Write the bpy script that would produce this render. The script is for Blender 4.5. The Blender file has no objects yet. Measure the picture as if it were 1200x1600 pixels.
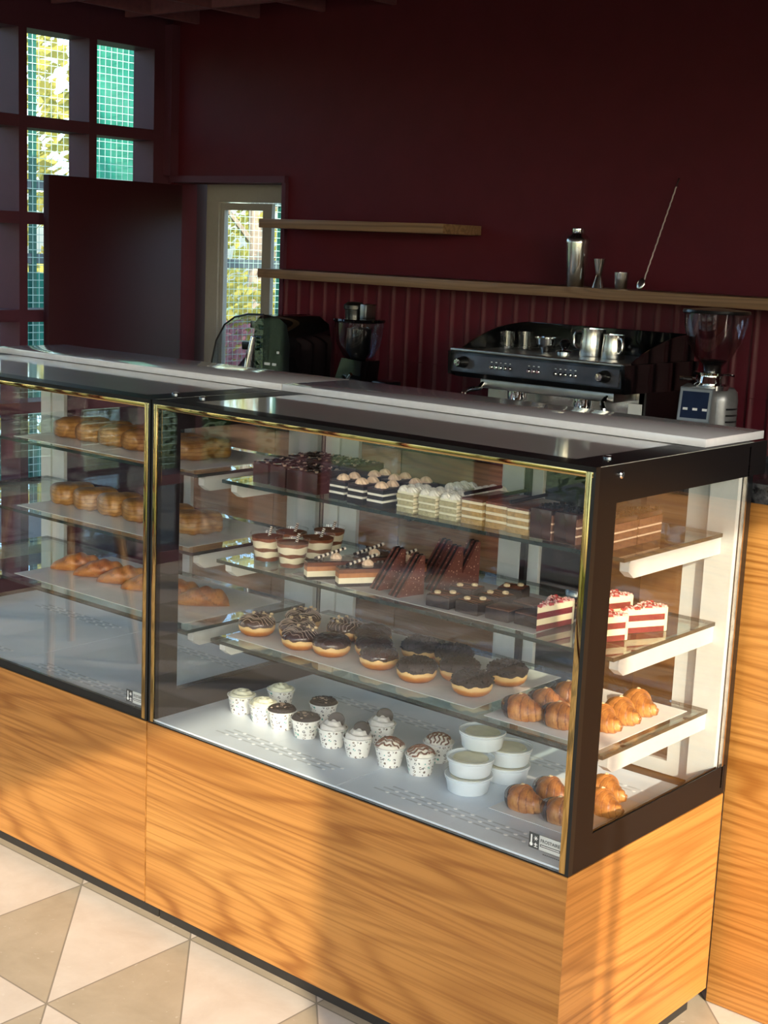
import bpy, bmesh, math, random
from math import sin, cos, pi, radians, sqrt, atan2
from mathutils import Vector, Matrix, noise
random.seed(7)
SC = bpy.context.scene
COL = SC.collection

# ------------------------------------------------------------------ mesh builder
class MB:
    """collects primitives, builds them as ONE mesh object"""
    def __init__(s): s.v = []; s.f = []; s.m = []; s.mi = 0
    def add(s, vs, fs):
        n = len(s.v); s.v += [tuple(v) for v in vs]
        s.f += [tuple(i + n for i in f) for f in fs]; s.m += [s.mi] * len(fs); return s
    def box(s, x0, x1, y0, y1, z0, z1, bev=0.0, seg=2):
        if x1 < x0: x0, x1 = x1, x0
        if y1 < y0: y0, y1 = y1, y0
        if z1 < z0: z0, z1 = z1, z0
        vs = [(x, y, z) for z in (z0, z1) for y in (y0, y1) for x in (x0, x1)]
        fs = [(0, 2, 3, 1), (4, 5, 7, 6), (0, 1, 5, 4), (2, 6, 7, 3), (0, 4, 6, 2), (1, 3, 7, 5)]
        if bev <= 0: return s.add(vs, fs)
        bm = bmesh.new(); bv = [bm.verts.new(v) for v in vs]
        for f in fs: bm.faces.new([bv[i] for i in f])
        bmesh.ops.bevel(bm, geom=bm.edges[:], offset=bev, segments=seg, profile=.5, affect='EDGES')
        bm.verts.index_update()
        s.add([v.co for v in bm.verts], [[v.index for v in f.verts] for f in bm.faces]); bm.free(); return s
    def surf(s, fn, nu, nv, cu=False, cv=False):
        vs = [fn(i / (nu if cu else nu - 1), j / (nv if cv else nv - 1)) for i in range(nu) for j in range(nv)]
        fs = []
        for i in range(nu if cu else nu - 1):
            for j in range(nv if cv else nv - 1):
                a, b = i, (i + 1) % nu; c, d = j, (j + 1) % nv
                fs.append((a * nv + c, b * nv + c, b * nv + d, a * nv + d))
        return s.add(vs, fs)
    def lathe(s, prof, seg=24, c=(0, 0, 0), cap=True, sx=1, sy=1, wob=None):
        vs = []; n = len(prof)
        for k in range(seg):
            t = 2 * pi * k / seg
            for (r, z) in prof:
                w = wob(t, r, z) if wob else 1
                vs.append((c[0] + r * w * cos(t) * sx, c[1] + r * w * sin(t) * sy, c[2] + z))
        fs = [(k * n + i, ((k + 1) % seg) * n + i, ((k + 1) % seg) * n + i + 1, k * n + i + 1) for k in range(seg) for i in range(n - 1)]
        if cap:
            if prof[0][0] > 1e-6: fs.append(tuple(k * n for k in range(seg))[::-1])
            if prof[-1][0] > 1e-6: fs.append(tuple(k * n + n - 1 for k in range(seg)))
        return s.add(vs, fs)
    def tube(s, pts, r, seg=8, cap=True, r1=None):
        pts = [Vector(p) for p in pts]; n = len(pts); vs = []
        up = Vector((0, 0, 1))
        for i, p in enumerate(pts):
            d = (pts[min(i + 1, n - 1)] - pts[max(i - 1, 0)]).normalized()
            if abs(d.dot(up)) > .98: up = Vector((0, 1, 0)) if abs(d.y) < .9 else Vector((1, 0, 0))
            a = d.cross(up).normalized(); b = d.cross(a).normalized(); up = -b if b.dot(up) < 0 else b
            rr = r if r1 is None else r + (r1 - r) * i / (n - 1)
            for k in range(seg):
                t = 2 * pi * k / seg; vs.append(p + a * cos(t) * rr + b * sin(t) * rr)
        fs = [(i * seg + k, i * seg + (k + 1) % seg, (i + 1) * seg + (k + 1) % seg, (i + 1) * seg + k) for i in range(n - 1) for k in range(seg)]
        if cap: fs += [tuple(range(seg))[::-1], tuple((n - 1) * seg + k for k in range(seg))]
        return s.add(vs, fs)
    def cyl(s, p0, p1, r0, r1=None, seg=16): return s.tube([p0, p1], r0, seg, True, r1 if r1 is not None else r0)
    def prism(s, poly, axis, a, b):
        def P(u, v, w): return {'x': (w, u, v), 'y': (u, w, v), 'z': (u, v, w)}[axis]
        n = len(poly); vs = [P(u, v, a) for u, v in poly] + [P(u, v, b) for u, v in poly]
        fs = [tuple(range(n)), tuple(range(2 * n - 1, n - 1, -1))] + [(i, n + i, n + (i + 1) % n, (i + 1) % n) for i in range(n)]
        return s.add(vs, fs)
    def ball(s, c, rx, ry=None, rz=None, nu=14, nv=10, nz=0, seed=0):
        ry = rx if ry is None else ry; rz = rx if rz is None else rz
        def fn(u, v):
            t = 2 * pi * u; p = pi * (v - .5); d = Vector((cos(p) * cos(t), cos(p) * sin(t), sin(p)))
            k = 1 + (nz * noise.noise(d * 2.2 + Vector((seed, seed * .7, 0))) if nz else 0)
            return (c[0] + d.x * rx * k, c[1] + d.y * ry * k, c[2] + d.z * rz * k)
        return s.surf(fn, nu, nv, cu=True)
    def quad(s, a, b, c, d): return s.add([a, b, c, d], [(0, 1, 2, 3)])
    def xform(s, M): s.v = [tuple(M @ Vector(v)) for v in s.v]; return s
    def build(s, name, mats, parent=None, world=False, smooth=35, loc=None):
        if not isinstance(mats, (list, tuple)): mats = [mats]
        vs = s.v
        if world and parent is not None:
            l = wloc(parent); vs = [(v[0] - l[0], v[1] - l[1], v[2] - l[2]) for v in vs]
        if loc is not None: vs = [(v[0] - loc[0], v[1] - loc[1], v[2] - loc[2]) for v in vs]
        me = bpy.data.meshes.new(name); me.from_pydata(vs, [], s.f)
        for m in mats: me.materials.append(m)
        me.polygons.foreach_set('material_index', s.m)
        bm = bmesh.new(); bm.from_mesh(me); bmesh.ops.recalc_face_normals(bm, faces=bm.faces[:]); bm.to_mesh(me); bm.free()
        if smooth:
            me.polygons.foreach_set('use_smooth', [True] * len(me.polygons))
            me.set_sharp_from_angle(angle=radians(smooth))
        me.update()
        o = bpy.data.objects.new(name, me); COL.objects.link(o)
        if parent is not None: o.parent = parent
        if loc is not None: o.location = loc
        return o

def wloc(o):
    l = Vector((0, 0, 0))
    while o is not None: l += o.location; o = o.parent
    return l

def tag(o, label, cat, group=None):
    o['label'] = label; o['category'] = cat
    if group: o['group'] = group
    return o
def thing(name, label, cat, loc=(0, 0, 0), rz=0, group=None):
    o = bpy.data.objects.new(name, None); COL.objects.link(o); o.empty_display_size = .05
    o.location = loc; o.rotation_euler = (0, 0, rz)
    return tag(o, label, cat, group)
def struct(o): o['kind'] = 'structure'; return o
def plabel(o, l): o['label'] = l; return o
def copy_tree(o, parent=None):
    c = o.copy(); COL.objects.link(c)
    if parent is not None: c.parent = parent
    for ch in list(o.children): copy_tree(ch, c)
    return c
class Proto:
    """first placement uses the original, the rest are copies with their own label"""
    def __init__(s, root): s.root = root; s.used = False
    def place(s, loc, rz, label, group=None, sc=None):
        o = s.root if not s.used else copy_tree(s.root); s.used = True
        o.location = loc; o.rotation_euler = (0, 0, rz); o['label'] = label
        if sc: o.scale = sc
        if group: o['group'] = group
        elif 'group' in o: del o['group']
        return o

# ------------------------------------------------------------------ materials
def lin(c): return c / 12.92 if c <= .04045 else ((c + .055) / 1.055) ** 2.4
def rgb(h):
    if isinstance(h, str): h = h.lstrip('#'); return tuple(lin(int(h[i:i + 2], 16) / 255) for i in (0, 2, 4)) + (1,)
    return tuple(h) + (1,) if len(h) == 3 else h
class NT:
    def __init__(s, name):
        s.mat = bpy.data.materials.new(name); s.mat.use_nodes = True; s.t = s.mat.node_tree; s.t.nodes.clear()
        s.out = s.n('ShaderNodeOutputMaterial')
    def n(s, typ, **kw):
        nd = s.t.nodes.new(typ)
        for k, v in kw.items():
            if k.startswith('i_'):
                key = k[2:]; key = int(key) if key.isdigit() else key.replace('_', ' ')
                if isinstance(v, bpy.types.NodeSocket): s.t.links.new(v, nd.inputs[key])
                else: nd.inputs[key].default_value = v
            else: setattr(nd, k, v)
        return nd
    def l(s, a, b): s.t.links.new(a, b)
    def coord(s, scale=(1, 1, 1), loc=(0, 0, 0), kind='Object'):
        tc = s.n('ShaderNodeTexCoord'); mp = s.n('ShaderNodeMapping')
        mp.inputs['Scale'].default_value = scale; mp.inputs['Location'].default_value = loc
        s.l(tc.outputs[kind], mp.inputs['Vector']); return mp.outputs['Vector']
    def noise(s, vec, scale=5, detail=3, rough=.55, dist=0):
        nd = s.n('ShaderNodeTexNoise'); s.l(vec, nd.inputs['Vector'])
        nd.inputs['Scale'].default_value = scale; nd.inputs['Detail'].default_value = detail
        nd.inputs['Roughness'].default_value = rough; nd.inputs['Distortion'].default_value = dist
        return nd.outputs['Fac']
    def ramp(s, fac, stops):
        nd = s.n('ShaderNodeValToRGB'); s.l(fac, nd.inputs['Fac']); el = nd.color_ramp.elements
        while len(el) < len(stops): el.new(.5)
        for e, (p, c) in zip(el, stops): e.position = p; e.color = rgb(c)
        return nd.outputs['Color']
    def math(s, op, a, b=None, c=None, clamp=False):
        nd = s.n('ShaderNodeMath', operation=op, use_clamp=clamp)
        for i, x in enumerate((a, b, c)):
            if x is None: continue
            if isinstance(x, (int, float)): nd.inputs[i].default_value = x
            else: s.l(x, nd.inputs[i])
        return nd.outputs[0]
    def mix(s, fac, a, b, mode='MIX'):
        nd = s.n('ShaderNodeMix', data_type='RGBA', blend_type=mode)
        for sock, x in ((nd.inputs[0], fac), (nd.inputs[6], a), (nd.inputs[7], b)):
            if isinstance(x, bpy.types.NodeSocket): s.l(x, sock)
            elif isinstance(x, (int, float)): sock.default_value = x
            else: sock.default_value = rgb(x)
        return nd.outputs[2]
    def bsdf(s, color, rough=.5, metal=0, spec=.5, coat=0, coatr=.05, bump=None, bstr=.3, bdist=.002, trans=0, sss=0, sheen=0):
        b = s.n('ShaderNodeBsdfPrincipled')
        for k, v in (('Base Color', color), ('Roughness', rough), ('Metallic', metal)):
            if isinstance(v, bpy.types.NodeSocket): s.l(v, b.inputs[k])
            elif k == 'Base Color': b.inputs[k].default_value = rgb(v)
            else: b.inputs[k].default_value = v
        b.inputs['Specular IOR Level'].default_value = spec
        b.inputs['Coat Weight'].default_value = coat; b.inputs['Coat Roughness'].default_value = coatr
        b.inputs['Transmission Weight'].default_value = trans
        if bump is not None:
            bp = s.n('ShaderNodeBump'); bp.inputs['Strength'].default_value = bstr; bp.inputs['Distance'].default_value = bdist
            s.l(bump, bp.inputs['Height']); s.l(bp.outputs['Normal'], b.inputs['Normal'])
        s.l(b.outputs[0], s.out.inputs[0]); return b

def simple(name, col, rough=.5, metal=0, spec=.5, coat=0, var=.12, nscale=40, bstr=0, bscale=200, bdist=.001):
    """flat colour broken up a little by noise"""
    t = NT(name); v = t.coord()
    c = rgb(col); f = t.noise(v, nscale, 3)
    lo = tuple(x * (1 - var) for x in c[:3]); hi = tuple(min(1, x * (1 + var)) for x in c[:3])
    color = t.ramp(f, [(.3, lo), (.7, hi)])
    t.bsdf(color, rough, metal, spec, coat, bump=t.noise(v, bscale, 2) if bstr else None, bstr=bstr, bdist=bdist)
    return t.mat

def glass(name, tint='#ffffff', ior=1.5, rough=0.0, extra=0.0):
    """clear pane: Fresnel reflection over straight-through transmission"""
    t = NT(name)
    g = t.n('ShaderNodeNewGeometry')
    i = t.math('ADD', ior, t.math('MULTIPLY', g.outputs['Backfacing'], 1 / ior - ior))
    fr = t.n('ShaderNodeFresnel'); t.l(i, fr.inputs['IOR'])
    fac = t.math('ADD', fr.outputs[0], extra, clamp=True)
    tr = t.n('ShaderNodeBsdfTransparent'); tr.inputs[0].default_value = rgb(tint)
    gl = t.n('ShaderNodeBsdfGlossy'); gl.inputs[0].default_value = (1, 1, 1, 1); gl.inputs['Roughness'].default_value = rough
    mx = t.n('ShaderNodeMixShader'); t.l(fac, mx.inputs[0]); t.l(tr.outputs[0], mx.inputs[1]); t.l(gl.outputs[0], mx.inputs[2])
    t.l(mx.outputs[0], t.out.inputs[0]); return t.mat

def wood(name, axis, base='#c8915a', dark='#a26b38', light='#dcae78', rough=.42, off=0.0, gscale=1.0):
    """oak veneer with long grain along one axis and drifting cathedral figure"""
    t = NT(name)
    sc = {'x': (.34, 4.2, 4.2), 'y': (4.2, .34, 4.2), 'z': (4.2, 4.2, .34)}[axis]
    sf = {'x': (.7, 120, 120), 'y': (120, .7, 120), 'z': (120, 120, .7)}[axis]
    v = t.coord(tuple(a * gscale for a in sc), (off, off * .7, off * .3)); n = t.noise(v, 1.0, 2.0, .45, .25)
    ring = t.math('SINE', t.math('MULTIPLY', n, 150)); ring = t.math('MULTIPLY_ADD', ring, .5, .5)
    ring = t.math('POWER', ring, 2.6)
    broad = t.noise(t.coord(tuple(a * .9 for a in sc), (off + 3, 1, 2)), 2.0, 3)
    mask = t.ramp(t.noise(t.coord(tuple(a * .6 for a in sc), (off + 8, 2, 1)), 1.6, 2), [(.35, (.15, .15, .15)), (.65, (1, 1, 1))])
    fib = t.noise(t.coord(sf), 1.4, 3, .6)
    c = t.ramp(broad, [(.25, base), (.75, light)])
    c = t.mix(t.math('MULTIPLY', t.math('MULTIPLY', ring, mask), .72), c, dark)
    c = t.mix(t.ramp(fib, [(.36, (.42, .42, .42)), (.54, (0, 0, 0))]), c, dark)
    t.bsdf(c, rough, spec=.35, bump=fib, bstr=.05, bdist=.001); return t.mat

M = {}
M['wood_x'] = wood('oak_veneer_front', 'x', base='#a86f36', dark='#744115', light='#b57f42')
M['wood_y'] = wood('oak_veneer_side', 'y', base='#a56c33', dark='#77461a', light='#b27a3f', off=4.2)
M['wood_bar'] = wood('oak_veneer_bar', 'x', base='#b4793a', dark='#854d18', light='#c48a48', off=9.1)
M['wood_shelf'] = wood('oak_shelf', 'x', base='#7c5e44', dark='#5c432e', light='#8c6c50', off=2.2, gscale=1.6)
M['wood_back'] = wood('oak_back_cabinet', 'x', base='#8a6240', dark='#69472c', light='#987050', off=5.1)
M['wood_leg'] = wood('beech_leg', 'z', base='#c09060', dark='#98683c', light='#d0a878', off=1)
M['burgundy'] = simple('burgundy_paint', '#4e1620', .6, spec=.2, var=.06, nscale=9, bstr=.05, bscale=300)
M['burgundy_frame'] = simple('burgundy_lattice_paint', '#4e2937', .55, spec=.25, var=.05, nscale=9)
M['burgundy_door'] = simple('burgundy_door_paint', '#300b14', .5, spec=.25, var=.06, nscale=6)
M['tile'] = simple('burgundy_glazed_tile', '#4d111c', .45, spec=.2, coat=.0, var=.14, nscale=7)
M['ceiling'] = simple('dark_ceiling', '#1c0a0e', .7)
M['slat'] = simple('ceiling_slat_paint', '#7c4a50', .55)
M['white_slab'] = simple('white_stone_slab', '#d8d3d4', .1, spec=.55, coat=.3, var=.03, nscale=60)
M['brown_frame'] = simple('dark_brown_film', '#141112', .45, spec=.2, coat=.06, var=.05)
M['black'] = simple('black_plastic', '#0d0d0f', .28, coat=.3)
M['black_gloss'] = simple('black_gloss', '#08080a', .07, coat=.6)
M['black_matte'] = simple('black_matte', '#121214', .6)
M['black_rubber'] = simple('black_gasket', '#0a0a0a', .5)
M['dark_gap'] = simple('plinth_black', '#26221f', .6)
M['white_metal'] = simple('white_powder_coat', '#c3c5c1', .4, var=.03)
M['white_pvc'] = simple('white_pvc', '#98948f', .45, var=.03)
M['deck'] = simple('white_deck_panel', '#dae2ea', .35, var=.03, nscale=12)
M['slot'] = simple('deck_slot', '#bfc6cb', .5)
M['dot'] = simple('deck_pressed_dot', '#fbfcfc', .5)
M['gold'] = simple('polished_brass_trim', '#bd9f66', .05, metal=1, var=.03, nscale=5)
M['steel'] = simple('polished_steel', '#d6d3cf', .2, metal=1, var=.05, nscale=8)
M['steel_pale'] = simple('pale_steel', '#d8cfcb', .35, metal=.55, var=.05)
M['steel_brushed'] = simple('brushed_steel', '#aeaba6', .3, metal=1, var=.08, nscale=20)
M['chrome'] = simple('chrome', '#e4e4e6', .05, metal=1, var=.02)
M['bead'] = simple('beaded_silver_strip', '#d2c8be', .25, metal=1)
M['glass'] = glass('clear_glass')
M['pane'] = glass('window_pane', '#f4fbff')
M['shelf_glass'] = glass('shelf_glass', '#eef7f4', extra=.03)
M['glass_edge'] = simple('green_glass_edge', '#1a2a27', .25, coat=.12)
M['film'] = glass('clear_cake_film', '#ffffff', ior=1.33, rough=.04)
M['clear'] = glass('clear_plastic', '#fafafa', ior=1.45)
M['smoke'] = glass('smoked_clear_cover', '#d8dadd', ior=1.5, extra=.03)
M['hopper'] = glass('tinted_hopper', '#f2eeef', ior=1.5, extra=.04)
M['top_glass'] = simple('grey_backed_top_glass', '#c4c1b8', .3, coat=1.0, var=.05, nscale=3)
M['paper'] = simple('white_tray_paper', '#e4e1dc', .7, var=.03)
M['paper_grey'] = simple('grey_card', '#bdb8b2', .7, var=.03)
M['grind_grey'] = simple('grey_metallic_body', '#77777a', .33, metal=.5)
M['screen'] = simple('dark_blue_screen', '#1a2740', .12, coat=.4)
M['choc'] = simple('dark_chocolate', '#3a1d18', .32, coat=.25, var=.25, nscale=60, bstr=.25, bscale=90)
M['choc_milk'] = simple('milk_chocolate_cream', '#7a4226', .4, var=.2, nscale=50)
M['choc_gloss'] = simple('chocolate_glaze', '#3b2019', .16, coat=.5, var=.2, nscale=30)
M['choc_black'] = simple('cocoa_sponge', '#1c0f0d', .7, var=.35, nscale=160, bstr=.4, bscale=300)
M['cocoa'] = simple('cocoa_top', '#8a4c2a', .6, var=.2, nscale=120)
M['brownie'] = simple('brownie_crumb', '#2b1b17', .65, var=.3, nscale=90, bstr=.5, bscale=140, bdist=.002)
M['brownie_top'] = simple('brownie_crust', '#62402e', .6, var=.25, nscale=50, bstr=.5, bscale=120, bdist=.002)
M['caramel'] = simple('caramel_mousse', '#b3703f', .5, var=.1, nscale=80)
M['cream'] = simple('vanilla_cream', '#efe3c4', .5, var=.05, nscale=60)
M['cream_white'] = simple('whipped_cream', '#f4efe2', .5, var=.03)
M['cream_peach'] = simple('peach_cream', '#f6d3b2', .5, var=.06)
M['cream_grey'] = simple('cookie_cream', '#d6d2cd', .5, var=.1, nscale=150)
M['cream_green'] = simple('pale_lime_cream', '#ebe7cb', .5, var=.05)
M['sponge_green'] = simple('pistachio_sponge', '#b3a983', .7, var=.2, nscale=150, bstr=.3, bscale=260)
M['sponge_tan'] = simple('tan_sponge', '#b4935f', .7, var=.22, nscale=150, bstr=.3, bscale=260)
M['sponge_brown'] = simple('brown_sponge', '#7a4d36', .7, var=.25, nscale=140, bstr=.4, bscale=260)
M['red_sponge'] = simple('red_velvet_sponge', '#720f1a', .65, var=.2, nscale=140, bstr=.3, bscale=260)
M['velvet_cream'] = simple('cream_cheese_frosting', '#e8d9b2', .5, var=.04)
M['red_crumb'] = simple('red_crumbs', '#a82a30', .6, var=.3, nscale=200)
M['pink_crumb'] = simple('pink_crumbs', '#e6b9ae', .6, var=.2, nscale=200)
M['glaze_brown'] = simple('caramelised_top', '#7d4a32', .3, coat=.3, var=.45, nscale=60)
M['speckle'] = None
M['nut'] = simple('hazelnut', '#dcc296', .5, var=.2, nscale=90)
M['dough'] = None
M['wafer_light'] = simple('wafer_cream_stripe', '#e8dccb', .5)
M['wafer_dark'] = simple('wafer_dark_stripe', '#241512', .4)
M['drizzle_w'] = simple('pale_drizzle', '#a8907f', .4)
M['drizzle_b'] = simple('brown_drizzle', '#6a3d24', .35)
def mk_lid(nm, k):
    t = NT(nm); d = t.n('ShaderNodeBsdfPrincipled'); d.inputs['Base Color'].default_value = rgb('#e9ece8'); d.inputs['Roughness'].default_value = .3
    tr = t.n('ShaderNodeBsdfTransparent'); mx = t.n('ShaderNodeMixShader'); mx.inputs[0].default_value = k; t.l(tr.outputs[0], mx.inputs[1]); t.l(d.outputs[0], mx.inputs[2])
    t.l(mx.outputs[0], t.out.inputs[0]); return t.mat
M['lid'] = mk_lid('frosted_lid', .25); M['label_film'] = mk_lid('hazy_label_film', .5)
M['cookie'] = simple('black_cookie', '#16110f', .6, var=.2, nscale=200)
M['panel_grey'] = simple('grey_control_panel', '#4a484c', .25, metal=.4, coat=.3)
M['tub'] = simple('frosted_white_plastic', '#d9e1e6', .35, var=.02)
M['tub_fill'] = simple('pale_dessert_filling', '#e6dcae', .5, var=.12, nscale=45)
M['red_plastic'] = simple('red_scrap', '#b03028', .5)
M['label_white'] = simple('white_label', '#dcdcda', .5, var=.02)
M['ink'] = simple('dark_grey_ink', '#3a3d3e', .5)
M['post_green'] = simple('green_fence_post', '#15564a', .5)
M['rail_grey'] = simple('grey_rail', '#4c5a60', .5)
M['shade_net'] = simple('teal_shade_net', '#0b6e5e', .7, var=.15, nscale=14)
M['trunk'] = simple('grey_bark', '#8f8478', .85, var=.3, nscale=12)
M['trunk_tan'] = simple('tan_bark', '#b58a5e', .85, var=.25, nscale=12)
def leafmat(n, c):
    t = NT(n); v = t.coord(); col = t.ramp(t.noise(v, 6, 4), [(.3, tuple(x * .55 for x in rgb(c)[:3])), (.7, c)])
    d = t.n('ShaderNodeBsdfDiffuse'); t.l(col, d.inputs[0]); tl = t.n('ShaderNodeBsdfTranslucent'); t.l(col, tl.inputs[0])
    mx = t.n('ShaderNodeMixShader'); mx.inputs[0].default_value = .45; t.l(d.outputs[0], mx.inputs[1]); t.l(tl.outputs[0], mx.inputs[2])
    t.l(mx.outputs[0], t.out.inputs[0]); return t.mat
M['leaf'] = leafmat('green_leaves', '#6f8a3a'); M['leaf_y'] = leafmat('yellow_green_leaves', '#c3bd6a')
M['leaf_d'] = leafmat('dark_green_leaves', '#3f6a34'); M['leaf_pink'] = leafmat('pink_blossom', '#e8a9b4'); M['leaf_red'] = leafmat('red_blossom', '#e2506a')

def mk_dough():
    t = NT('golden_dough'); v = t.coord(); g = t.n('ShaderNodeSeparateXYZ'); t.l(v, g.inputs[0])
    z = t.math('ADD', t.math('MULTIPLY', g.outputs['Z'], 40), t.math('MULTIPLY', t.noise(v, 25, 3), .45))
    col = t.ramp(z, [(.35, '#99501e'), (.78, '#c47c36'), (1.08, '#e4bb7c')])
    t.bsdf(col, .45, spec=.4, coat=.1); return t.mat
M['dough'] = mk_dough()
def mk_pastry(name, a, b, c, s=22, layers=0):
    t = NT(name); v = t.coord(); n = t.noise(v, s, 5, .6, .6); col = t.ramp(n, [(.3, a), (.5, b), (.72, c)])
    if layers:
        g = t.n('ShaderNodeSeparateXYZ'); t.l(v, g.inputs[0])
        w = t.math('SINE', t.math('ADD', t.math('MULTIPLY', g.outputs['Z'], layers), t.math('MULTIPLY', t.noise(v, 16, 3), 9)))
        col = t.mix(t.math('MULTIPLY', t.math('GREATER_THAN', w, .55), .5), col, a)
    t.bsdf(col, .42, coat=.2, coatr=.3, bump=t.noise(v, 90, 3), bstr=.35, bdist=.002); return t.mat
M['croissant'] = mk_pastry('croissant_crust', '#7c421c', '#ad682e', '#cf924e', 34)
M['croissant_dark'] = mk_pastry('croissant_ridge', '#5f2d14', '#85491f', '#a5662f', 34)
M['flaky'] = mk_pastry('flaky_pastry', '#7a4a1e', '#a8753a', '#c4955a', 22, 620)
M['flaky_red'] = mk_pastry('baked_pastry', '#8e4a1e', '#b5692e', '#cf9048')
def mk_speckle():
    t = NT('speckled_chocolate'); v = t.coord(); w = t.n('ShaderNodeTexVoronoi'); t.l(v, w.inputs[0]); w.inputs['Scale'].default_value = 160
    f = t.math('LESS_THAN', w.outputs['Distance'], .3); f = t.math('MULTIPLY', f, t.math('GREATER_THAN', t.noise(v, 70, 2), .52))
    t.bsdf(t.mix(f, '#66362d', '#b48c78'), .45, bump=t.noise(v, 120, 2), bstr=.3); return t.mat
M['speckle'] = mk_speckle()
def mk_cup():
    t = NT('printed_paper_cup'); v = t.coord(); w = t.n('ShaderNodeTexVoronoi'); t.l(v, w.inputs[0]); w.inputs['Scale'].default_value = 105; w.inputs['Randomness'].default_value = .37
    d = w.outputs['Distance']
    ring = t.math('MULTIPLY', t.math('GREATER_THAN', d, .16), t.math('LESS_THAN', d, .36))
    blot = t.math('GREATER_THAN', t.noise(v, 300, 1), .45)
    f = t.math('MULTIPLY', ring, blot)
    s = t.n('ShaderNodeSeparateColor'); t.l(w.outputs['Color'], s.inputs[0])
    ink = t.ramp(s.outputs[0], [(.0, '#4a4f52'), (.45, '#8a7f74'), (.62, '#2fa193'), (.8, '#6b5a50')])
    ink_n = ink.node; ink_n.color_ramp.interpolation = 'CONSTANT'
    t.bsdf(t.mix(f, '#eceae4', ink), .5); return t.mat
M['cup_paper'] = mk_cup()
def mk_stone():
    t = NT('black_granite'); v = t.coord(); n = t.noise(v, 45, 6, .7)
    t.bsdf(t.ramp(n, [(.4, '#17171a'), (.62, '#4b4b4f'), (.75, '#8a8a8c')]), .22, coat=.2); return t.mat
M['granite'] = mk_stone()
def mk_floor():
    t = NT('triangle_floor_tiles'); T = .408
    v = t.coord(); s = t.n('ShaderNodeSeparateXYZ'); t.l(v, s.inputs[0])
    u = t.math('FRACT', t.math('MULTIPLY', t.math('ADD', s.outputs[0], 1.440 + 40 * T), 1 / T))
    w = t.math('FRACT', t.math('MULTIPLY', t.math('ADD', s.outputs[1], -.022 + 40 * T), 1 / T))
    sm = t.math('ADD', u, w)
    light = t.math('GREATER_THAN', sm, 1)
    def near(x, c, e): return t.math('LESS_THAN', t.math('ABSOLUTE', t.math('SUBTRACT', x, c)), e)
    e = .005
    gr = t.math('MAXIMUM', t.math('MAXIMUM', near(u, 0, e), near(u, 1, e)), t.math('MAXIMUM', near(w, 0, e), near(w, 1, e)))
    gr = t.math('MAXIMUM', gr, near(sm, 1, e * 1.3))
    n = t.noise(v, 7, 6, .65, .3); n2 = t.noise(v, 60, 3)
    cl = t.ramp(n, [(.3, '#c9b6a6'), (.7, '#d8c8ba')]); cd = t.ramp(n, [(.3, '#a8967f'), (.7, '#b9a690')])
    c = t.mix(light, cd, cl)
    sp = t.math('GREATER_THAN', n2, .68); c = t.mix(t.math('MULTIPLY', sp, .35), c, '#d8cdbf')
    c = t.mix(gr, c, '#8d7f70')
    t.bsdf(c, .5, spec=.35, bump=t.math('SUBTRACT', 1, gr), bstr=.25, bdist=.001); return t.mat
M['floor'] = mk_floor()
def mk_net(name, line, cell, wd, base=None):
    """wire mesh: strands kept, cells see-through"""
    t = NT(name); v = t.coord(); s = t.n('ShaderNodeSeparateXYZ'); t.l(v, s.inputs[0])
    def ln(x): return t.math('LESS_THAN', t.math('FRACT', t.math('MULTIPLY', t.math('ADD', x, 50), 1 / cell)), wd)
    h = t.math('MAXIMUM', ln(t.math('ADD', s.outputs[0], s.outputs[1])), ln(s.outputs[2]))
    d = t.n('ShaderNodeBsdfPrincipled'); d.inputs['Base Color'].default_value = rgb(line); d.inputs['Roughness'].default_value = .5
    tr = t.n('ShaderNodeBsdfTransparent'); mx = t.n('ShaderNodeMixShader'); t.l(h, mx.inputs[0]); t.l(tr.outputs[0], mx.inputs[1]); t.l(d.outputs[0], mx.inputs[2])
    t.l(mx.outputs[0], t.out.inputs[0]); return t.mat
M['net'] = mk_net('pale_wire_mesh', '#9cbcb2', .045, .09)
M['net_dark'] = mk_net('green_wire_mesh', '#5a7a78', .05, .14)
M['grass'] = simple('grass', '#7c8a52', .9, var=.35, nscale=8)
M['pave'] = simple('pale_paving', '#6e6962', .8, var=.15, nscale=5)

# ------------------------------------------------------------------ camera
cam = bpy.data.cameras.new('camera'); co = bpy.data.objects.new('camera', cam); COL.objects.link(co)
F_PX = 2237.66
yaw, pitch, roll = radians(-40.178), radians(10.488), radians(2.444)
fw = Vector((sin(yaw) * cos(pitch), cos(yaw) * cos(pitch), -sin(pitch)))
r0 = Vector((cos(yaw), -sin(yaw), 0)); u0 = r0.cross(fw)
rr = r0 * cos(roll) + u0 * sin(roll); uu = -r0 * sin(roll) + u0 * cos(roll)
mw = Matrix((rr, uu, -fw)).transposed().to_4x4(); mw.translation = (1.298, -2.098, 1.619)
co.matrix_world = mw
cam.sensor_fit = 'VERTICAL'; cam.sensor_height = 32; cam.lens = F_PX * 32 / 1600; cam.clip_start = .05; cam.clip_end = 200
SC.camera = co

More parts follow.
